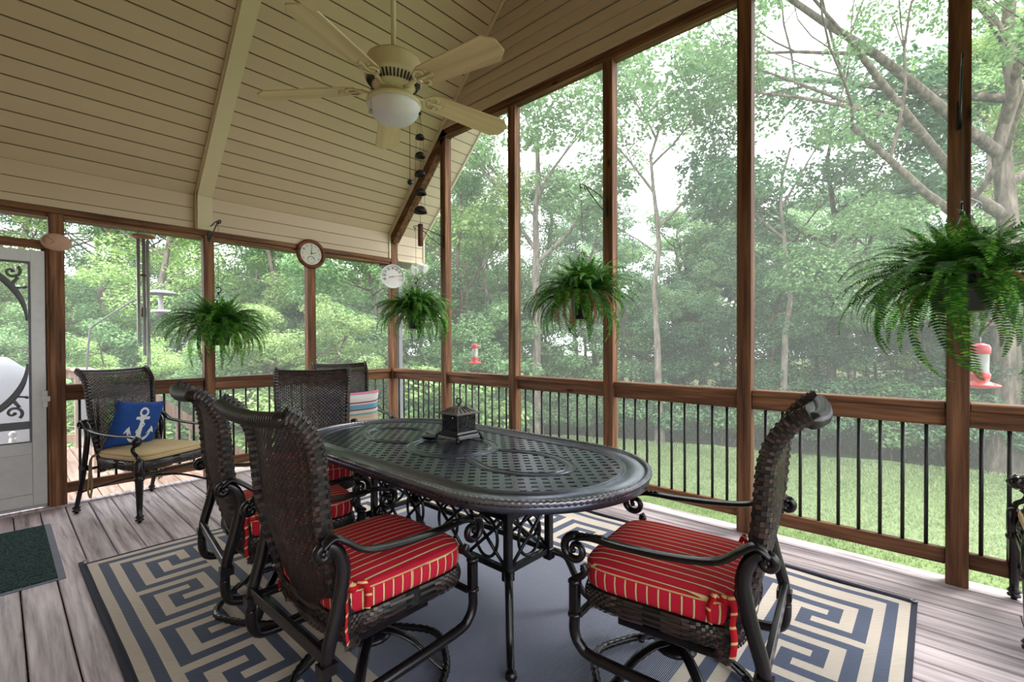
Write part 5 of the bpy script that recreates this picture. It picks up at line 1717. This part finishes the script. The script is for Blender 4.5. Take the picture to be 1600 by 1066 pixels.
for side in range(4):
    c_, s__ = math.cos(side * PI / 2), math.sin(side * PI / 2)
    def P(u, z, o=0.0): return (c_ * (HB + o) - s__ * u, s__ * (HB + o) + c_ * u, z)
    for k in range(100):        # leafy filigree curls
        u = rs_.uniform(-0.055, 0.055); z = rs_.uniform(0.064, 0.146); r_ = rs_.uniform(0.006, 0.013); a0 = rs_.uniform(0, 6.28); sg = rs_.choice((-1, 1))
        pts = []
        for i in range(7):
            t = i / 6; rad = r_ * (1 - 0.6 * t)
            uu = max(-0.06, min(0.06, u + rad * math.cos(a0 + sg * t * 4.5))); pts.append(P(uu, z + rad * math.sin(a0 + sg * t * 4.5), rs_.uniform(0, 0.002)))
        mb.tube(pts, 0.0027, 4, cap=False)
    for k in range(14):
        u = rs_.uniform(-0.05, 0.05); z = rs_.uniform(0.066, 0.145)
        mb.ball(P(u, z, 0.002), 0.0045, 6)
    mb.tube([P(-0.06, 0.060), P(0.06, 0.060)], 0.003, 4); mb.tube([P(-0.06, 0.150), P(0.06, 0.150)], 0.003, 4)
mb.build('filigree_panels', M['black'], lan)
mb = MB()
mb.lathe([(0.022, 0.058), (0.022, 0.112)], n=14)
mb.build('candle', M['black'], lan)
mb = MB()
frustum2 = [(0.098, 0.152), (0.098, 0.157), (0.066, 0.166), (0.036, 0.180), (0.016, 0.190)]
for (s0, z0), (s1, z1) in zip(frustum2, frustum2[1:]):
    frustum(z0, s0, z1, s1)
for side in range(4):
    c_, s__ = math.cos(side * PI / 2), math.sin(side * PI / 2)
    for u0, u1 in ((-0.05, -0.012), (-0.018, -0.004), (0.018, 0.004), (0.05, 0.012)):
        pts = [(c_ * r_ - s__ * u, s__ * r_ + c_ * u, z) for r_, u, z in ((0.082, u0, 0.163), (0.05, (u0 + u1) / 2, 0.176), (0.028, u1, 0.187))]
        mb.tube(pts, 0.0030, 5)
mb.build('roof', plain('weathered_bronze', srgb(92, 84, 80), 0.5, 0.3, nz=0.25, sc=60), lan)
mb = MB()
mb.lathe([(0.012, 0.188), (0.007, 0.196), (0.007, 0.204)], n=10)
mb.tube([(0.013 * math.cos(a) * 0.8, -0.013 * math.cos(a) * 0.8, 0.219 + 0.017 * math.sin(a)) for a in [2 * PI * i / 20 for i in range(20)]], 0.0032, 6, closed=True)
mb.build('carrying_ring', M['iron'], lan)
dish = empty('small_dish', (1.668, 2.145, TZ + 0.004), R(20), label='small dark angular metal dish beside the lantern on the table', cat='dish')
mb = MB()
frustum(0.0, 0.022, 0.016, 0.040)
mb.build('bowl', M['black'], dish)
mb = MB(); mb.box((-0.038, -0.038, 0.016), (0.038, 0.038, 0.019), 0.001); mb.build('lid', M['black'], dish)
# ================================================================== HANGING FERNS
def frond_mesh(L, up, droop, seed, mat, wid=0.036, curl=0.0):
    rs = random.Random(seed)
    n = 42
    pts = []; p = Vector((0, 0, 0)); a = up
    for i in range(n + 1):
        pts.append(p.copy())
        a -= droop / n * (0.6 + 0.9 * i / n)
        p = p + Vector((math.cos(a), curl * math.sin(i / n * 3), math.sin(a))) * (L / n)
    mb = MB()
    mb.tube(pts, [0.0016 * (1 - 0.6 * i / n) for i in range(n + 1)], 4, cap=False)
    for i in range(2, n):
        for h in (0.0,):
            t = (i + h) / n
            q = pts[i].lerp(pts[min(n, i + 1)], h)
            d = (pts[min(n, i + 1)] - pts[i - 1]).normalized()
            sidev = Vector((0, 1, 0)); nn = d.cross(sidev).normalized()
            w = wid * min(1.0, t * 4.0) * (1 - max(0, (t - 0.35) / 0.65) ** 1.4 * 0.85) * rs.uniform(0.88, 1.08)
            lw = L / n * 0.40
            for s_ in (-1, 1):
                tip = q + sidev * s_ * w + d * w * 0.30 + nn * rs.uniform(-0.22, 0.10) * w
                mid = q + sidev * s_ * w * 0.5 + d * w * 0.12
                mb.add([q - d * lw * 0.6, mid - d * lw, tip, mid + d * lw, q + d * lw * 0.6], [(0, 1, 2, 3, 4)], False)
    o = mb.build('frond', mat); me = o.data; bpy.data.objects.remove(o); return me
FR = [frond_mesh(0.47, 1.15, 2.2, 1, M['fern'], 0.042), frond_mesh(0.50, 0.95, 1.9, 2, M['fern'], 0.042, 0.35), frond_mesh(0.44, 1.25, 1.7, 3, M['fern'], 0.044, -0.4),
      frond_mesh(0.54, 0.75, 2.0, 4, M['fern'], 0.042), frond_mesh(0.40, 1.35, 1.3, 5, M['fern'], 0.040), frond_mesh(0.58, 0.6, 2.2, 6, M['fern'], 0.040, 0.2), frond_mesh(0.34, 1.4, 0.8, 7, M['fern'], 0.036)]
FRD = frond_mesh(0.50, 0.7, 2.5, 8, M['fern_dry'], 0.022)
def fern(x, y, z_bot, label, seed, cord_top, pot_r=0.105, pot_h=0.17, n=150, spread=1.0, square=False, strays=(), dry=8, hang=0.30, low=1.0):
    rs = random.Random(seed)
    e = empty('hanging_fern', (x, y, z_bot), 0, label=label, cat='fern', group='Boston ferns hanging along the screens')
    mb = MB()
    nn = 4 if square else 24
    mb.lathe([(pot_r * 0.72, 0.0), (pot_r * 0.76, 0.008), (pot_r, pot_h), (pot_r * 1.07, pot_h), (pot_r * 1.07, pot_h + 0.014), (pot_r * 0.95, pot_h + 0.014), (pot_r * 0.90, pot_h - 0.02)], n=nn)
    mb.build('pot', M['pot'], e)
    MB().lathe([(0.001, pot_h - 0.012), (pot_r * 0.93, pot_h - 0.012)], n=20).build('soil', M['soil'], e)
    mb = MB()
    for k in range(3):
        a = k * 2 * PI / 3 + 0.5
        mb.tube([(pot_r * math.cos(a), pot_r * math.sin(a), pot_h), (pot_r * 0.5 * math.cos(a), pot_r * 0.5 * math.sin(a), pot_h + hang * 0.6), (0.0, 0, pot_h + hang)], 0.0022, 5)
    hk = [(0.0 + 0.022 * math.cos(a), 0.0, pot_h + hang + 0.03 + 0.022 * math.sin(a)) for a in [-PI / 2 + i * PI * 1.35 / 12 for i in range(13)]]
    mb.tube(hk, 0.0045, 7); mb.ball((0, 0, pot_h + hang), 0.012, 8)
    mb.build('hanger', M['black'], e)
    ct = Vector(cord_top) - Vector((x, y, z_bot))
    mbc = MB().tube([(0, 0, pot_h + hang + 0.05), tuple(ct)], 0.0018, 5)
    mbc.tube([(ct.x + 0.014 * math.cos(t), ct.y, ct.z + 0.008 + 0.014 * math.sin(t)) for t in [PI * 1.5 - i * PI * 1.3 / 10 for i in range(11)]], 0.003, 6)
    mbc.build('suspension_cord', M['cord'], e)
    for i in range(n):
        a = rs.uniform(0, 2 * PI); q = rs.random()
        if q < 0.34: me = FR[6] if rs.random() < 0.5 else FR[4]; pit = rs.uniform(-0.40, 0.25); s_ = rs.uniform(0.55, 0.9)
        elif q < 0.70: me = FR[rs.choice((0, 1, 2))]; pit = rs.uniform(-0.05, 0.5); s_ = rs.uniform(0.7, 1.02)
        else: me = FR[rs.choice((3, 1, 5))]; pit = rs.uniform(0.15, 0.75); s_ = rs.uniform(0.65, 0.98)
        r0 = pot_r * rs.uniform(0.1, 0.85)
        o = link_mesh('frond', me, e, (r0 * math.cos(a), r0 * math.sin(a), pot_h - 0.005), None, (s_ * spread, s_ * spread, s_ * low))
        o.rotation_euler = (rs.uniform(-0.35, 0.35), pit, a)
    for i in range(dry):
        a = rs.uniform(0, 2 * PI)
        o = link_mesh('frond', FRD, e, (pot_r * 0.7 * math.cos(a), pot_r * 0.7 * math.sin(a), pot_h), (0.2, rs.uniform(0.3, 0.9), a), (0.7, 0.7, 0.8))
        o['label'] = 'dry brown frond'
    for (a, pit, s_) in strays:
        link_mesh('frond', FR[5], e, (pot_r * 0.8 * math.cos(a), pot_r * 0.8 * math.sin(a), pot_h), (0, pit, a), (s_, s_, s_))
    return e
# world direction that looks 'right' in the picture is about -48 degrees, 'towards the viewer' about 222
VR, VT = math.radians(-48), math.radians(222)
fern(1.345, 4.79, 1.275, 'hanging fern between the tubular chimes and the clock', 21, (1.348, 4.79, 2.372), n=290, spread=1.0, hang=0.30)
fern(2.995, 4.09, 1.437, 'hanging fern with round black pot, just below the dial thermometer', 22, (3.0, 4.10, 2.48), n=285, spread=0.98, pot_h=0.19, hang=0.30, strays=((VR, 0.9, 0.9),))
fern(2.985, 1.985, 1.463, 'hanging fern with browned fronds and square black pot on the right wall', 23, (2.99, 2.00, 2.445), n=255, square=True, pot_r=0.11, pot_h=0.20, hang=0.26, dry=40, strays=((VR + PI, 1.25, 0.95), (VR + PI + 0.4, 1.4, 0.8), (VT, 1.3, 0.7)), low=1.0)
fern(3.02, -0.085, 1.425, 'largest hanging fern, nearest the viewer in front of the right hand post', 24, (3.02, -0.085, 2.575), n=285, spread=1.08, pot_r=0.13, pot_h=0.16, hang=0.30, dry=10, strays=((VR + PI, 1.2, 1.05), (VR + PI + 0.3, 1.45, 1.0), (VT - 0.9, 1.35, 1.05)))

# brackets and the cords the pots hang on
def bracket(name, base, out, L, drop, label, cord=None, mat='black', style='scroll'):
    """wall bracket: plate at base, arm of length L along out (unit xy), strut below"""
    e = empty(name, base, math.atan2(out[1], out[0]), label=label, cat='bracket', group='black plant brackets on the porch posts')
    mb = MB()
    mb.box((0, -0.012, -0.075), (0.006, 0.012, 0.075), 0.002)
    mb.build('plate', M[mat], e)
    mb = MB()
    mb.tube([(0.004, 0, 0.055), (L * 0.5, 0, 0.055 + drop * 0.5 + 0.012), (L - 0.02, 0, 0.055 + drop), (L + 0.01, 0, 0.055 + drop - 0.008), (L + 0.014, 0, 0.035 + drop), (L - 0.004, 0, 0.022 + drop), (L - 0.016, 0, 0.036 + drop)], 0.005, 8)
    mb.tube([(0.004, 0, -0.055), (L * 0.45, 0, -0.0 + drop * 0.3), (L * 0.80, 0, 0.05 + drop * 0.8)], 0.0045, 8)
    sp = [(L * 0.84 + 0.018 * math.cos(a) * (1 - i / 30), 0, 0.036 + drop + 0.018 * math.sin(a) * (1 - i / 30)) for i, a in enumerate([PI / 2 - k * 0.35 for k in range(18)])]
    mb.tube(sp, 0.004, 6)
    mb.build('arm', M[mat], e)
    return e
def mid(z): return z
bracket('plant_bracket', (1.366, YL - 0.0005, 2.335), (0, -1), 0.335, 0.02, 'black bracket at the top of the second left post, holding the left fern')
bracket('plant_bracket', (XR - 0.0005, 4.10, 2.42), (-1, 0), 0.385, 0.06, 'black bracket on the first post right of the corner')
bracket('plant_bracket', (XR - 0.0005, 2.00, 2.39), (-1, 0), 0.385, 0.05, 'black bracket on the third post right of the corner, holding the browned fern')
bracket('plant_bracket', (XR - 0.0005, -0.085, 2.46), (-1, 0), 0.355, 0.11, 'black bracket seen end on, on the nearest right hand post above the largest fern')

# brackets and feeders outside the right wall
def hb_feeder(x, y, z, label, s, top, grp='red and clear hummingbird feeders outside the right screens'):
    e = empty('hummingbird_feeder', (x, y, z), 0, label=label, cat='feeder', group=grp)
    MB().lathe([(0.03, 0.0), (0.055, 0.004), (0.085, 0.012), (0.082, 0.020), (0.05, 0.032), (0.035, 0.04), (0.042, 0.06), (0.044, 0.075), (0.036, 0.09)], n=28).build('base', M['red_plastic'], e)
    for k in range(5):
        a = k * 2 * PI / 5 + 0.3
        MB().lathe([(0.010, 0), (0.012, 0.005), (0.004, 0.010)], (0.066 * math.cos(a), 0.066 * math.sin(a), 0.018), 8).build('flower_port', M['red_plastic'], e)
    MB().lathe([(0.036, 0.085), (0.037, 0.195)], n=24, cap=False).build('bottle', M['bottle'], e)
    MB().lathe([(0.034, 0.088), (0.034, 0.14)], n=20).build('nectar', M['nectar'], e)
    MB().lathe([(0.040, 0.19), (0.043, 0.195), (0.043, 0.225), (0.036, 0.240), (0.01, 0.250)], n=24).build('cap', M['red_plastic'], e)
    MB().tube([(0, 0, 0.25), (0, 0, 0.28)], 0.003, 6).build('hanger', M['silver'], e)
    MB().tube([(0, 0, 0.28), (0, 0, (top - z) / s)], 0.0016, 5).build('suspension_cord', M['cord'], e)
    e.scale = (s, s, s)
    return e
M['bottle'] = plain('clear_bottle', srgb(206, 214, 210), 0.15)
M['bottle'].node_tree.nodes['Principled BSDF'].inputs['Alpha'].default_value = 0.55
M['nectar'] = plain('pale_nectar', srgb(190, 206, 204), 0.3)
hb_feeder(3.88, 4.13, 1.03, 'small hummingbird feeder hanging outside between the first and second posts right of the corner', 1.0, 2.125)
hb_feeder(3.86, -0.19, 1.015, 'hummingbird feeder partly hidden behind the nearest right hand post', 1.05, 2.03)
bracket('outside_bracket', (XR + 0.0905, 4.12, 2.10), (1, 0), 0.41, 0.04, 'thin black bracket outside the first post, carrying the small hummingbird feeder')
bracket('outside_bracket', (XR + 0.0905, -0.085, 2.00), (0.968, -0.25), 0.41, 0.04, 'black bracket outside the nearest post, carrying the right hand hummingbird feeder')
bracket('outside_bracket', (XR + 0.0905, 2.0, 2.13), (1, 0), 0.34, 0.04, 'thin black bracket outside the third post, with an empty cord')
rope = empty('dangling_rope', (3.80, 2.0, 2.16), 0, label='thin empty rope dangling outside, right of the third post from the corner', cat='rope')
MB().tube([(0, 0, 0), (-0.01, 0.0, -0.5), (-0.02, 0, -1.10)], 0.0022, 5).ball((-0.02, 0, -1.11), 0.006, 8).build('line', M['cord'], rope)

# ================================================================== CEILING FAN
FX, FY = 1.437, 2.15
fan = empty('ceiling_fan', (FX, FY, 0), 0, label='cream ceiling fan with five pale blades and a frosted bowl light', cat='ceiling fan')
ZB = 2.655
mb = MB()
mb.lathe([(0.04, ZB - 0.035), (0.088, ZB - 0.030), (0.105, ZB - 0.005), (0.148, ZB + 0.035), (0.152, ZB + 0.050), (0.146, ZB + 0.062), (0.146, ZB + 0.125), (0.138, ZB + 0.142), (0.06, ZB + 0.150), (0.036, ZB + 0.165), (0.026, ZB + 0.20), (0.018, ZB + 0.21)], n=40)
mb.build('motor_housing', M['fan'], fan)
mb = MB()
for k in range(44):
    a = 2 * PI * k / 44
    dr = Vector((math.cos(a), math.sin(a), 0))
    c = dr * 0.129 + Vector((0, 0, ZB + 0.013))
    tg = (Vector((dr.x * 0.033, dr.y * 0.033, 0.045))).normalized()
    nrm = Vector((-dr.y, dr.x, 0))
    mb.obox(c, tg, nrm, tg.cross(nrm), 0.020, 0.0042, 0.0025)
mb.build('vent_slots', M['fan_dark'], fan)
MB().cyl((0, 0, ZB + 0.22), (0, 0, RIDGE_Z - 0.10), 0.0135, 12).build('downrod', M['fan'], fan)
MB().lathe([(0.02, RIDGE_Z - 0.19), (0.065, RIDGE_Z - 0.13), (0.07, RIDGE_Z - 0.05)], n=24).build('canopy', M['fan'], fan)
MB().lathe([(0.062, ZB - 0.062), (0.075, ZB - 0.05), (0.062, ZB - 0.035), (0.05, ZB - 0.028)], n=28).build('switch_housing', M['fan_dark'], fan)
mb = MB().lathe([(0.06, ZB - 0.058), (0.115, ZB - 0.062), (0.138, ZB - 0.075), (0.144, ZB - 0.092), (0.140, ZB - 0.098)], n=40)
mb.build('light_fitter', M['fan'], fan)
MB().lathe([(0.139, ZB - 0.095), (0.137, ZB - 0.112), (0.122, ZB - 0.145), (0.095, ZB - 0.172), (0.06, ZB - 0.188), (0.035, ZB - 0.192), (0.012, ZB - 0.193)], n=40).build('glass_bowl', M['globe'], fan)
M['blade'] = wood('blade_wood', srgb(190, 164, 120), srgb(216, 192, 146), srgb(232, 212, 170), axis=0, knots=False, gs=9, rough=0.35, var=0.1, spec=0.5)
def blade():
    mb = MB()
    pts = [(0.20, -0.050), (0.24, -0.064), (0.655, -0.080), (0.668, -0.079), (0.674, -0.070), (0.700, -0.050), (0.712, -0.040), (0.715, -0.028), (0.715, 0.028), (0.712, 0.040), (0.700, 0.050), (0.674, 0.070), (0.668, 0.079), (0.655, 0.080), (0.24, 0.064), (0.20, 0.050)]
    n = len(pts)
    vs = [(x, y, 0.0035) for x, y in pts] + [(x, y, -0.0035) for x, y in pts]
    mb.add(vs, [tuple(range(n)), tuple(reversed(range(n, 2 * n)))] + [(i, (i + 1) % n, n + (i + 1) % n, n + i) for i in range(n)])
    return mb
def iron_():
    mb = MB()
    mb.tube([(0.07, 0, -0.012), (0.12, 0, -0.022), (0.165, 0, -0.004), (0.20, 0, 0.002)], 0.014, 8, flat=(0.5, (0, 0, 1)))
    for s_ in (-1, 1):
        mb.tube(catmull([(0.17, 0.0, -0.005), (0.19, 0.035 * s_, -0.008), (0.22, 0.050 * s_, -0.008), (0.245, 0.035 * s_, -0.008), (0.24, 0.018 * s_, -0.008)], 5), 0.008, 7, flat=(0.6, (0, 0, 1)))
        mb.ball((0.27, 0.030 * s_, -0.006), 0.006, 7)
    mb.tube(catmull([(0.19, 0, -0.006), (0.235, 0, -0.009), (0.275, 0.0, -0.007), (0.295, 0, -0.005)], 5), [0.010] * 11 + [0.007] * 5, 7, flat=(0.5, (0, 0, 1)))
    mb.ball((0.29, 0, -0.006), 0.009, 8)
    return mb
bb, ii = blade(), iron_()
for k in range(5):
    a = math.radians(60 + 72 * k)
    Mt = Matrix.Translation((0, 0, ZB - 0.005)) @ Matrix.Rotation(a, 4, 'Z') @ Matrix.Rotation(math.radians(3.0), 4, 'Y') @ Matrix.Rotation(math.radians(-12), 4, 'X')
    o = bb.build('blade', M['blade'], fan) if k == 0 else link_mesh('blade', bl_me, fan)
    if k == 0: bl_me = o.data
    o.matrix_local = Mt
    o2 = ii.build('blade_iron', M['fan'], fan) if k == 0 else link_mesh('blade_iron', ir_me, fan)
    if k == 0: ir_me = o2.data
    o2.matrix_local = Mt
def fpos(dx, dy, z): return (dx, dy, z)
vr = Vector((_r.x, _r.y, 0)); vf = Vector((_f.x, _f.y, 0))
def chain(off, z0, z1, end):
    mb = MB(); p = vr * off[0] + vf * off[1]
    mb.tube([(p.x, p.y, z0), (p.x, p.y, z1)], 0.0016, 5)
    for i in range(int((z0 - z1) / 0.012)): mb.ball((p.x, p.y, z0 - i * 0.012), 0.0026, 4)
    if end == 'bell': mb.lathe([(0.004, 0.02), (0.010, 0.010), (0.013, 0.0)], (p.x, p.y, z1 - 0.018), 10)
    else: mb.ball((p.x, p.y, z1 - 0.012), 0.016, 12)
    return mb
chain((-0.093, -0.10), ZB - 0.06, ZB - 0.165, 'bell').build('pull_chain', M['silver'], fan)
chain((0.060, 0.11), ZB - 0.06, 2.20, 'ball').build('pull_chain', M['blue_glass'] if 'blue_glass' in M else M['black'], fan)

# chain of little bells hung from the fan rim
bc = vr * 0.132 + vf * 0.03
BX, BY = FX + bc.x, FY + bc.y
bells = empty('bell_chime', (BX, BY, 0), 0, label='string of five small dark bells hanging below the ceiling fan', cat='wind chime')
zb = [2.395, 2.295, 2.195, 2.095, 1.995]
MB().ball((0, 0, 2.53), 0.010, 8).tube([(0, 0, 2.53), (0, 0, 2.565)], 0.002, 5).build('top_bead', M['bell'], bells)
MB().tube([(0, 0, 2.56), (0, 0, ZB - 0.09)], 0.0018, 5).build('hanging_link', M['bell'], bells)
for i, z_ in enumerate(zb):
    r_ = 0.026 + 0.0028 * i
    MB().lathe([(0.004, r_ * 0.95), (r_ * 0.5, r_ * 0.88), (r_ * 0.85, r_ * 0.55), (r_, 0.0), (r_ * 0.92, 0.0), (r_ * 0.5, r_ * 0.6)], (0, 0, z_), 20).build('bell', M['bell'], bells)
    MB().ball((0, 0, z_ + 0.006), 0.007, 8).build('bell_clapper', M['bell'], bells)
mb = MB()
for k in range(3):
    a = k * 2 * PI / 3
    prev = (0, 0, 2.53)
    for i, z_ in enumerate(zb):
        r_ = (0.026 + 0.0028 * i) * 0.85
        q = (r_ * math.cos(a), r_ * math.sin(a), z_ + 0.004)
        mb.tube([prev, q], 0.0010, 4); prev = q
mb.tube([(0, 0, 1.99), (0, 0, 1.93)], 0.0012, 4)
mb.build('strings', M['cord'], bells)
MB().box((-0.011, -0.011, 1.815), (0.011, 0.011, 1.935), 0.003).build('wood_clapper', M['clock_wood'], bells)

# ================================================================== TUBE CHIME, CLOCK, THERMOMETER, PLAQUE
ch = empty('wind_chime', (0.845, 4.99, 0), 0, label='tubular wind chime with long silver tubes under a wooden disc', cat='wind chime')
MB().lathe([(0.02, 2.193), (0.078, 2.193), (0.082, 2.200), (0.078, 2.210), (0.02, 2.210)], n=28).build('disc', M['disc_wood'] if 'disc_wood' in M else M['clock_wood'], ch)
vrx, vry = _r.x, _r.y
for i, (o_, d_, zt_, zb_) in enumerate([(-0.047, 0.0, 2.185, 1.29), (0.000, 0.0, 2.185, 1.19), (0.034, 0.0, 2.165, 1.11), (-0.010, -0.050, 2.185, 1.33), (0.025, 0.052, 2.18, 1.24)][:3]):
    x_ = vrx * o_ + _f.x * d_; y_ = vry * o_ + _f.y * d_
    MB().lathe([(0.0125, zb_), (0.0125, zt_), (0.0105, zt_), (0.0105, zb_)], (x_, y_, 0), 16, cap=False).build('tube', M['silver'], ch)
    MB().tube([(x_, y_, zt_ - 0.02), (x_, y_, 2.195)], 0.0012, 4).build('tube_cord', M['cord'], ch)
MB().lathe([(0.026, 1.865), (0.028, 1.872), (0.026, 1.880)], n=16).tube([(0, 0, 2.19), (0, 0, 1.60)], 0.0012, 4).build('striker', M['clock_wood'], ch)
MB().box((-0.02, -0.002, 1.52), (0.02, 0.002, 1.60), 0.0008).build('wind_sail', M['clock_wood'], ch)
mb = MB()
for k in range(3):
    a = k * 2 * PI / 3 + 0.4
    mb.tube([(0.06 * math.cos(a), 0.06 * math.sin(a), 2.208), (0, 0.0, 2.30)], 0.0015, 4)
mb.tube([(0, 0, 2.30), (0, 0.03, 2.33), (0, 0.135, 2.345)], 0.002, 5)
mb.build('hanger', M['cord'], ch)

def digits(mb, txt, cx, cz, h, y, ux=(1, 0, 0)):
    """tiny 7-segment-free stroke numerals in the local xz plane"""
    G = {'0': [[(0, 0), (1, 0), (1, 2), (0, 2), (0, 0)]], '1': [[(0.5, 0), (0.5, 2), (0.2, 1.6)]], '2': [[(0, 1.6), (0.2, 2), (0.8, 2), (1, 1.5), (0, 0), (1, 0)]],
         '3': [[(0, 2), (1, 2), (0.5, 1.15), (1, 0.8), (0.8, 0.1), (0, 0)]], '4': [[(0.8, 0), (0.8, 2), (0, 0.7), (1, 0.7)]], '5': [[(1, 2), (0.1, 2), (0.1, 1.1), (0.8, 1.2), (1, 0.6), (0.6, 0), (0, 0.1)]],
         '6': [[(0.9, 2), (0.2, 1.4), (0, 0.6), (0.3, 0), (0.9, 0.2), (0.9, 0.9), (0.1, 0.9)]], '7': [[(0, 2), (1, 2), (0.4, 0)]],
         '8': [[(0.5, 1.1), (0.1, 1.5), (0.5, 2), (0.9, 1.5), (0.5, 1.1), (0, 0.5), (0.5, 0), (1, 0.5), (0.5, 1.1)]], '9': [[(0.9, 1.2), (0.1, 1.2), (0.1, 1.9), (0.8, 1.9), (0.9, 1.2), (0.7, 0)]], '-': [[(0.1, 1), (0.9, 1)]]}
    s = h / 2; adv = s * 1.45
    x0 = cx - adv * len(txt) / 2 + adv * 0.15
    for ch_ in txt:
        for st_ in G[ch_]:
            pts = [(x0 + p[0] * s, y, cz - h / 2 + p[1] * s) for p in st_]
            mb.tube(pts, h * 0.065, 4)
        x0 += adv
# both dials are built facing -y and then turned
def clock():
    e = empty('wall_clock', (2.338, YL - 0.002, 2.275), 0, label='round wall clock with brown wooden rim on the third left post, hands at two', cat='clock')
    n = 48
    MB().add([], [])
    mb = MB(); mb.T = Matrix.Rotation(PI / 2, 4, 'X')
    mb.lathe([(0.115, 0.0), (0.155, 0.002), (0.162, 0.012), (0.158, 0.028), (0.140, 0.036), (0.122, 0.030), (0.118, 0.014)], n=n); mb.build('rim', M['clock_wood'], e)
    mb = MB(); mb.T = Matrix.Rotation(PI / 2, 4, 'X')
    mb.lathe([(0.0005, 0.018), (0.121, 0.018)], n=n, cap=False); mb.build('dial', M['dial'], e)
    mb = MB()
    for h_ in range(1, 13):
        if h_ in (5, 6, 7): continue
        a = PI / 2 - h_ * PI / 6
        digits(mb, str(h_), 0.096 * math.cos(a), 0.096 * math.sin(a), 0.021, -0.0195)
    mb.tube([(0.040 * math.cos(a), -0.0192, -0.062 + 0.040 * math.sin(a)) for a in [2 * PI * i / 30 for i in range(31)]], 0.0010, 4)
    mb.tube([(0.033 * math.cos(a), -0.0192, -0.060 + 0.033 * math.sin(a)) for a in [PI * i / 14 for i in range(15)]], 0.0016, 4)
    mb.tube([(0, -0.0192, -0.062), (0.018, -0.0192, -0.045)], 0.0012, 4)
    mb.build('numerals', M['ink'], e)
    mb = MB()
    mb.tube([(0, -0.023, 0), (0.010, -0.023, 0.090)], [0.0032, 0.0016], 5); mb.tube([(0, -0.022, 0), (0.058, -0.022, 0.020)], [0.0042, 0.0022], 5); mb.ball((0, -0.023, 0), 0.006, 8)
    mb.build('hands', M['ink'], e)
clock()
def thermo():
    e = empty('dial_thermometer', (XR + 0.015, YL - 0.005, 2.135), math.radians(-22), label='round white dial thermometer on the corner post, partly behind the fern', cat='thermometer')
    mb = MB(); mb.T = Matrix.Rotation(PI / 2, 4, 'X')
    mb.lathe([(0.10, 0.0), (0.148, 0.002), (0.153, 0.010), (0.150, 0.022), (0.142, 0.024), (0.138, 0.010)], n=48); mb.build('rim', M['dial_white'], e)
    mb = MB(); mb.T = Matrix.Rotation(PI / 2, 4, 'X')
    mb.lathe([(0.0005, 0.014), (0.14, 0.014)], n=48, cap=False); mb.build('dial', M['dial_white'], e)
    mb = MB()
    for t, a in (('-40', 200), ('-20', 173), ('0', 147), ('20', 120), ('40', 90), ('60', 60), ('80', 33), ('100', 5), ('120', -22)):
        if t in ('-40', '-20'): t = t[1:]
        digits(mb, t, 0.104 * math.cos(math.radians(a)), 0.104 * math.sin(math.radians(a)), 0.026, -0.0155)
    mb.tube([(0.128 * math.cos(a), -0.0152, 0.128 * math.sin(a)) for a in [math.radians(200 - 4 * i) for i in range(57)]], 0.0012, 4)
    mb.build('numerals', M['ink'], e)
    MB().tube([(-0.045, -0.018, -0.012), (0.085, -0.018, 0.012)], [0.0035, 0.0018], 5).ball((0, -0.018, -0.003), 0.007, 8).build('needle', M['ink_red'], e)
thermo()
pq = empty('oval_plaque', (0.321, YL - 0.001, 2.090), 0, label='oval pink stone plaque mounted on the post beside the storm door', cat='plaque')
mb = MB(); mb.T = Matrix.Rotation(PI / 2, 4, 'X')
mb.lathe([(0.070, 0.0), (0.088, 0.004), (0.091, 0.012), (0.084, 0.022), (0.05, 0.029), (0.0005, 0.031)], n=36, sy=0.76); mb.build('stone', M['ceramic'], pq)
mb = MB()
mb.tube([(-0.055 + 0.018 * math.cos(a), -0.028, 0.012 + 0.022 * math.sin(a)) for a in [i * 0.5 for i in range(10)]], 0.0018, 4)
mb.tube([(-0.03, -0.030, 0.02), (-0.015, -0.031, -0.005), (-0.04, -0.029, -0.02)], 0.0016, 4)
mb.build('incised_drawing', M['ink'], pq)
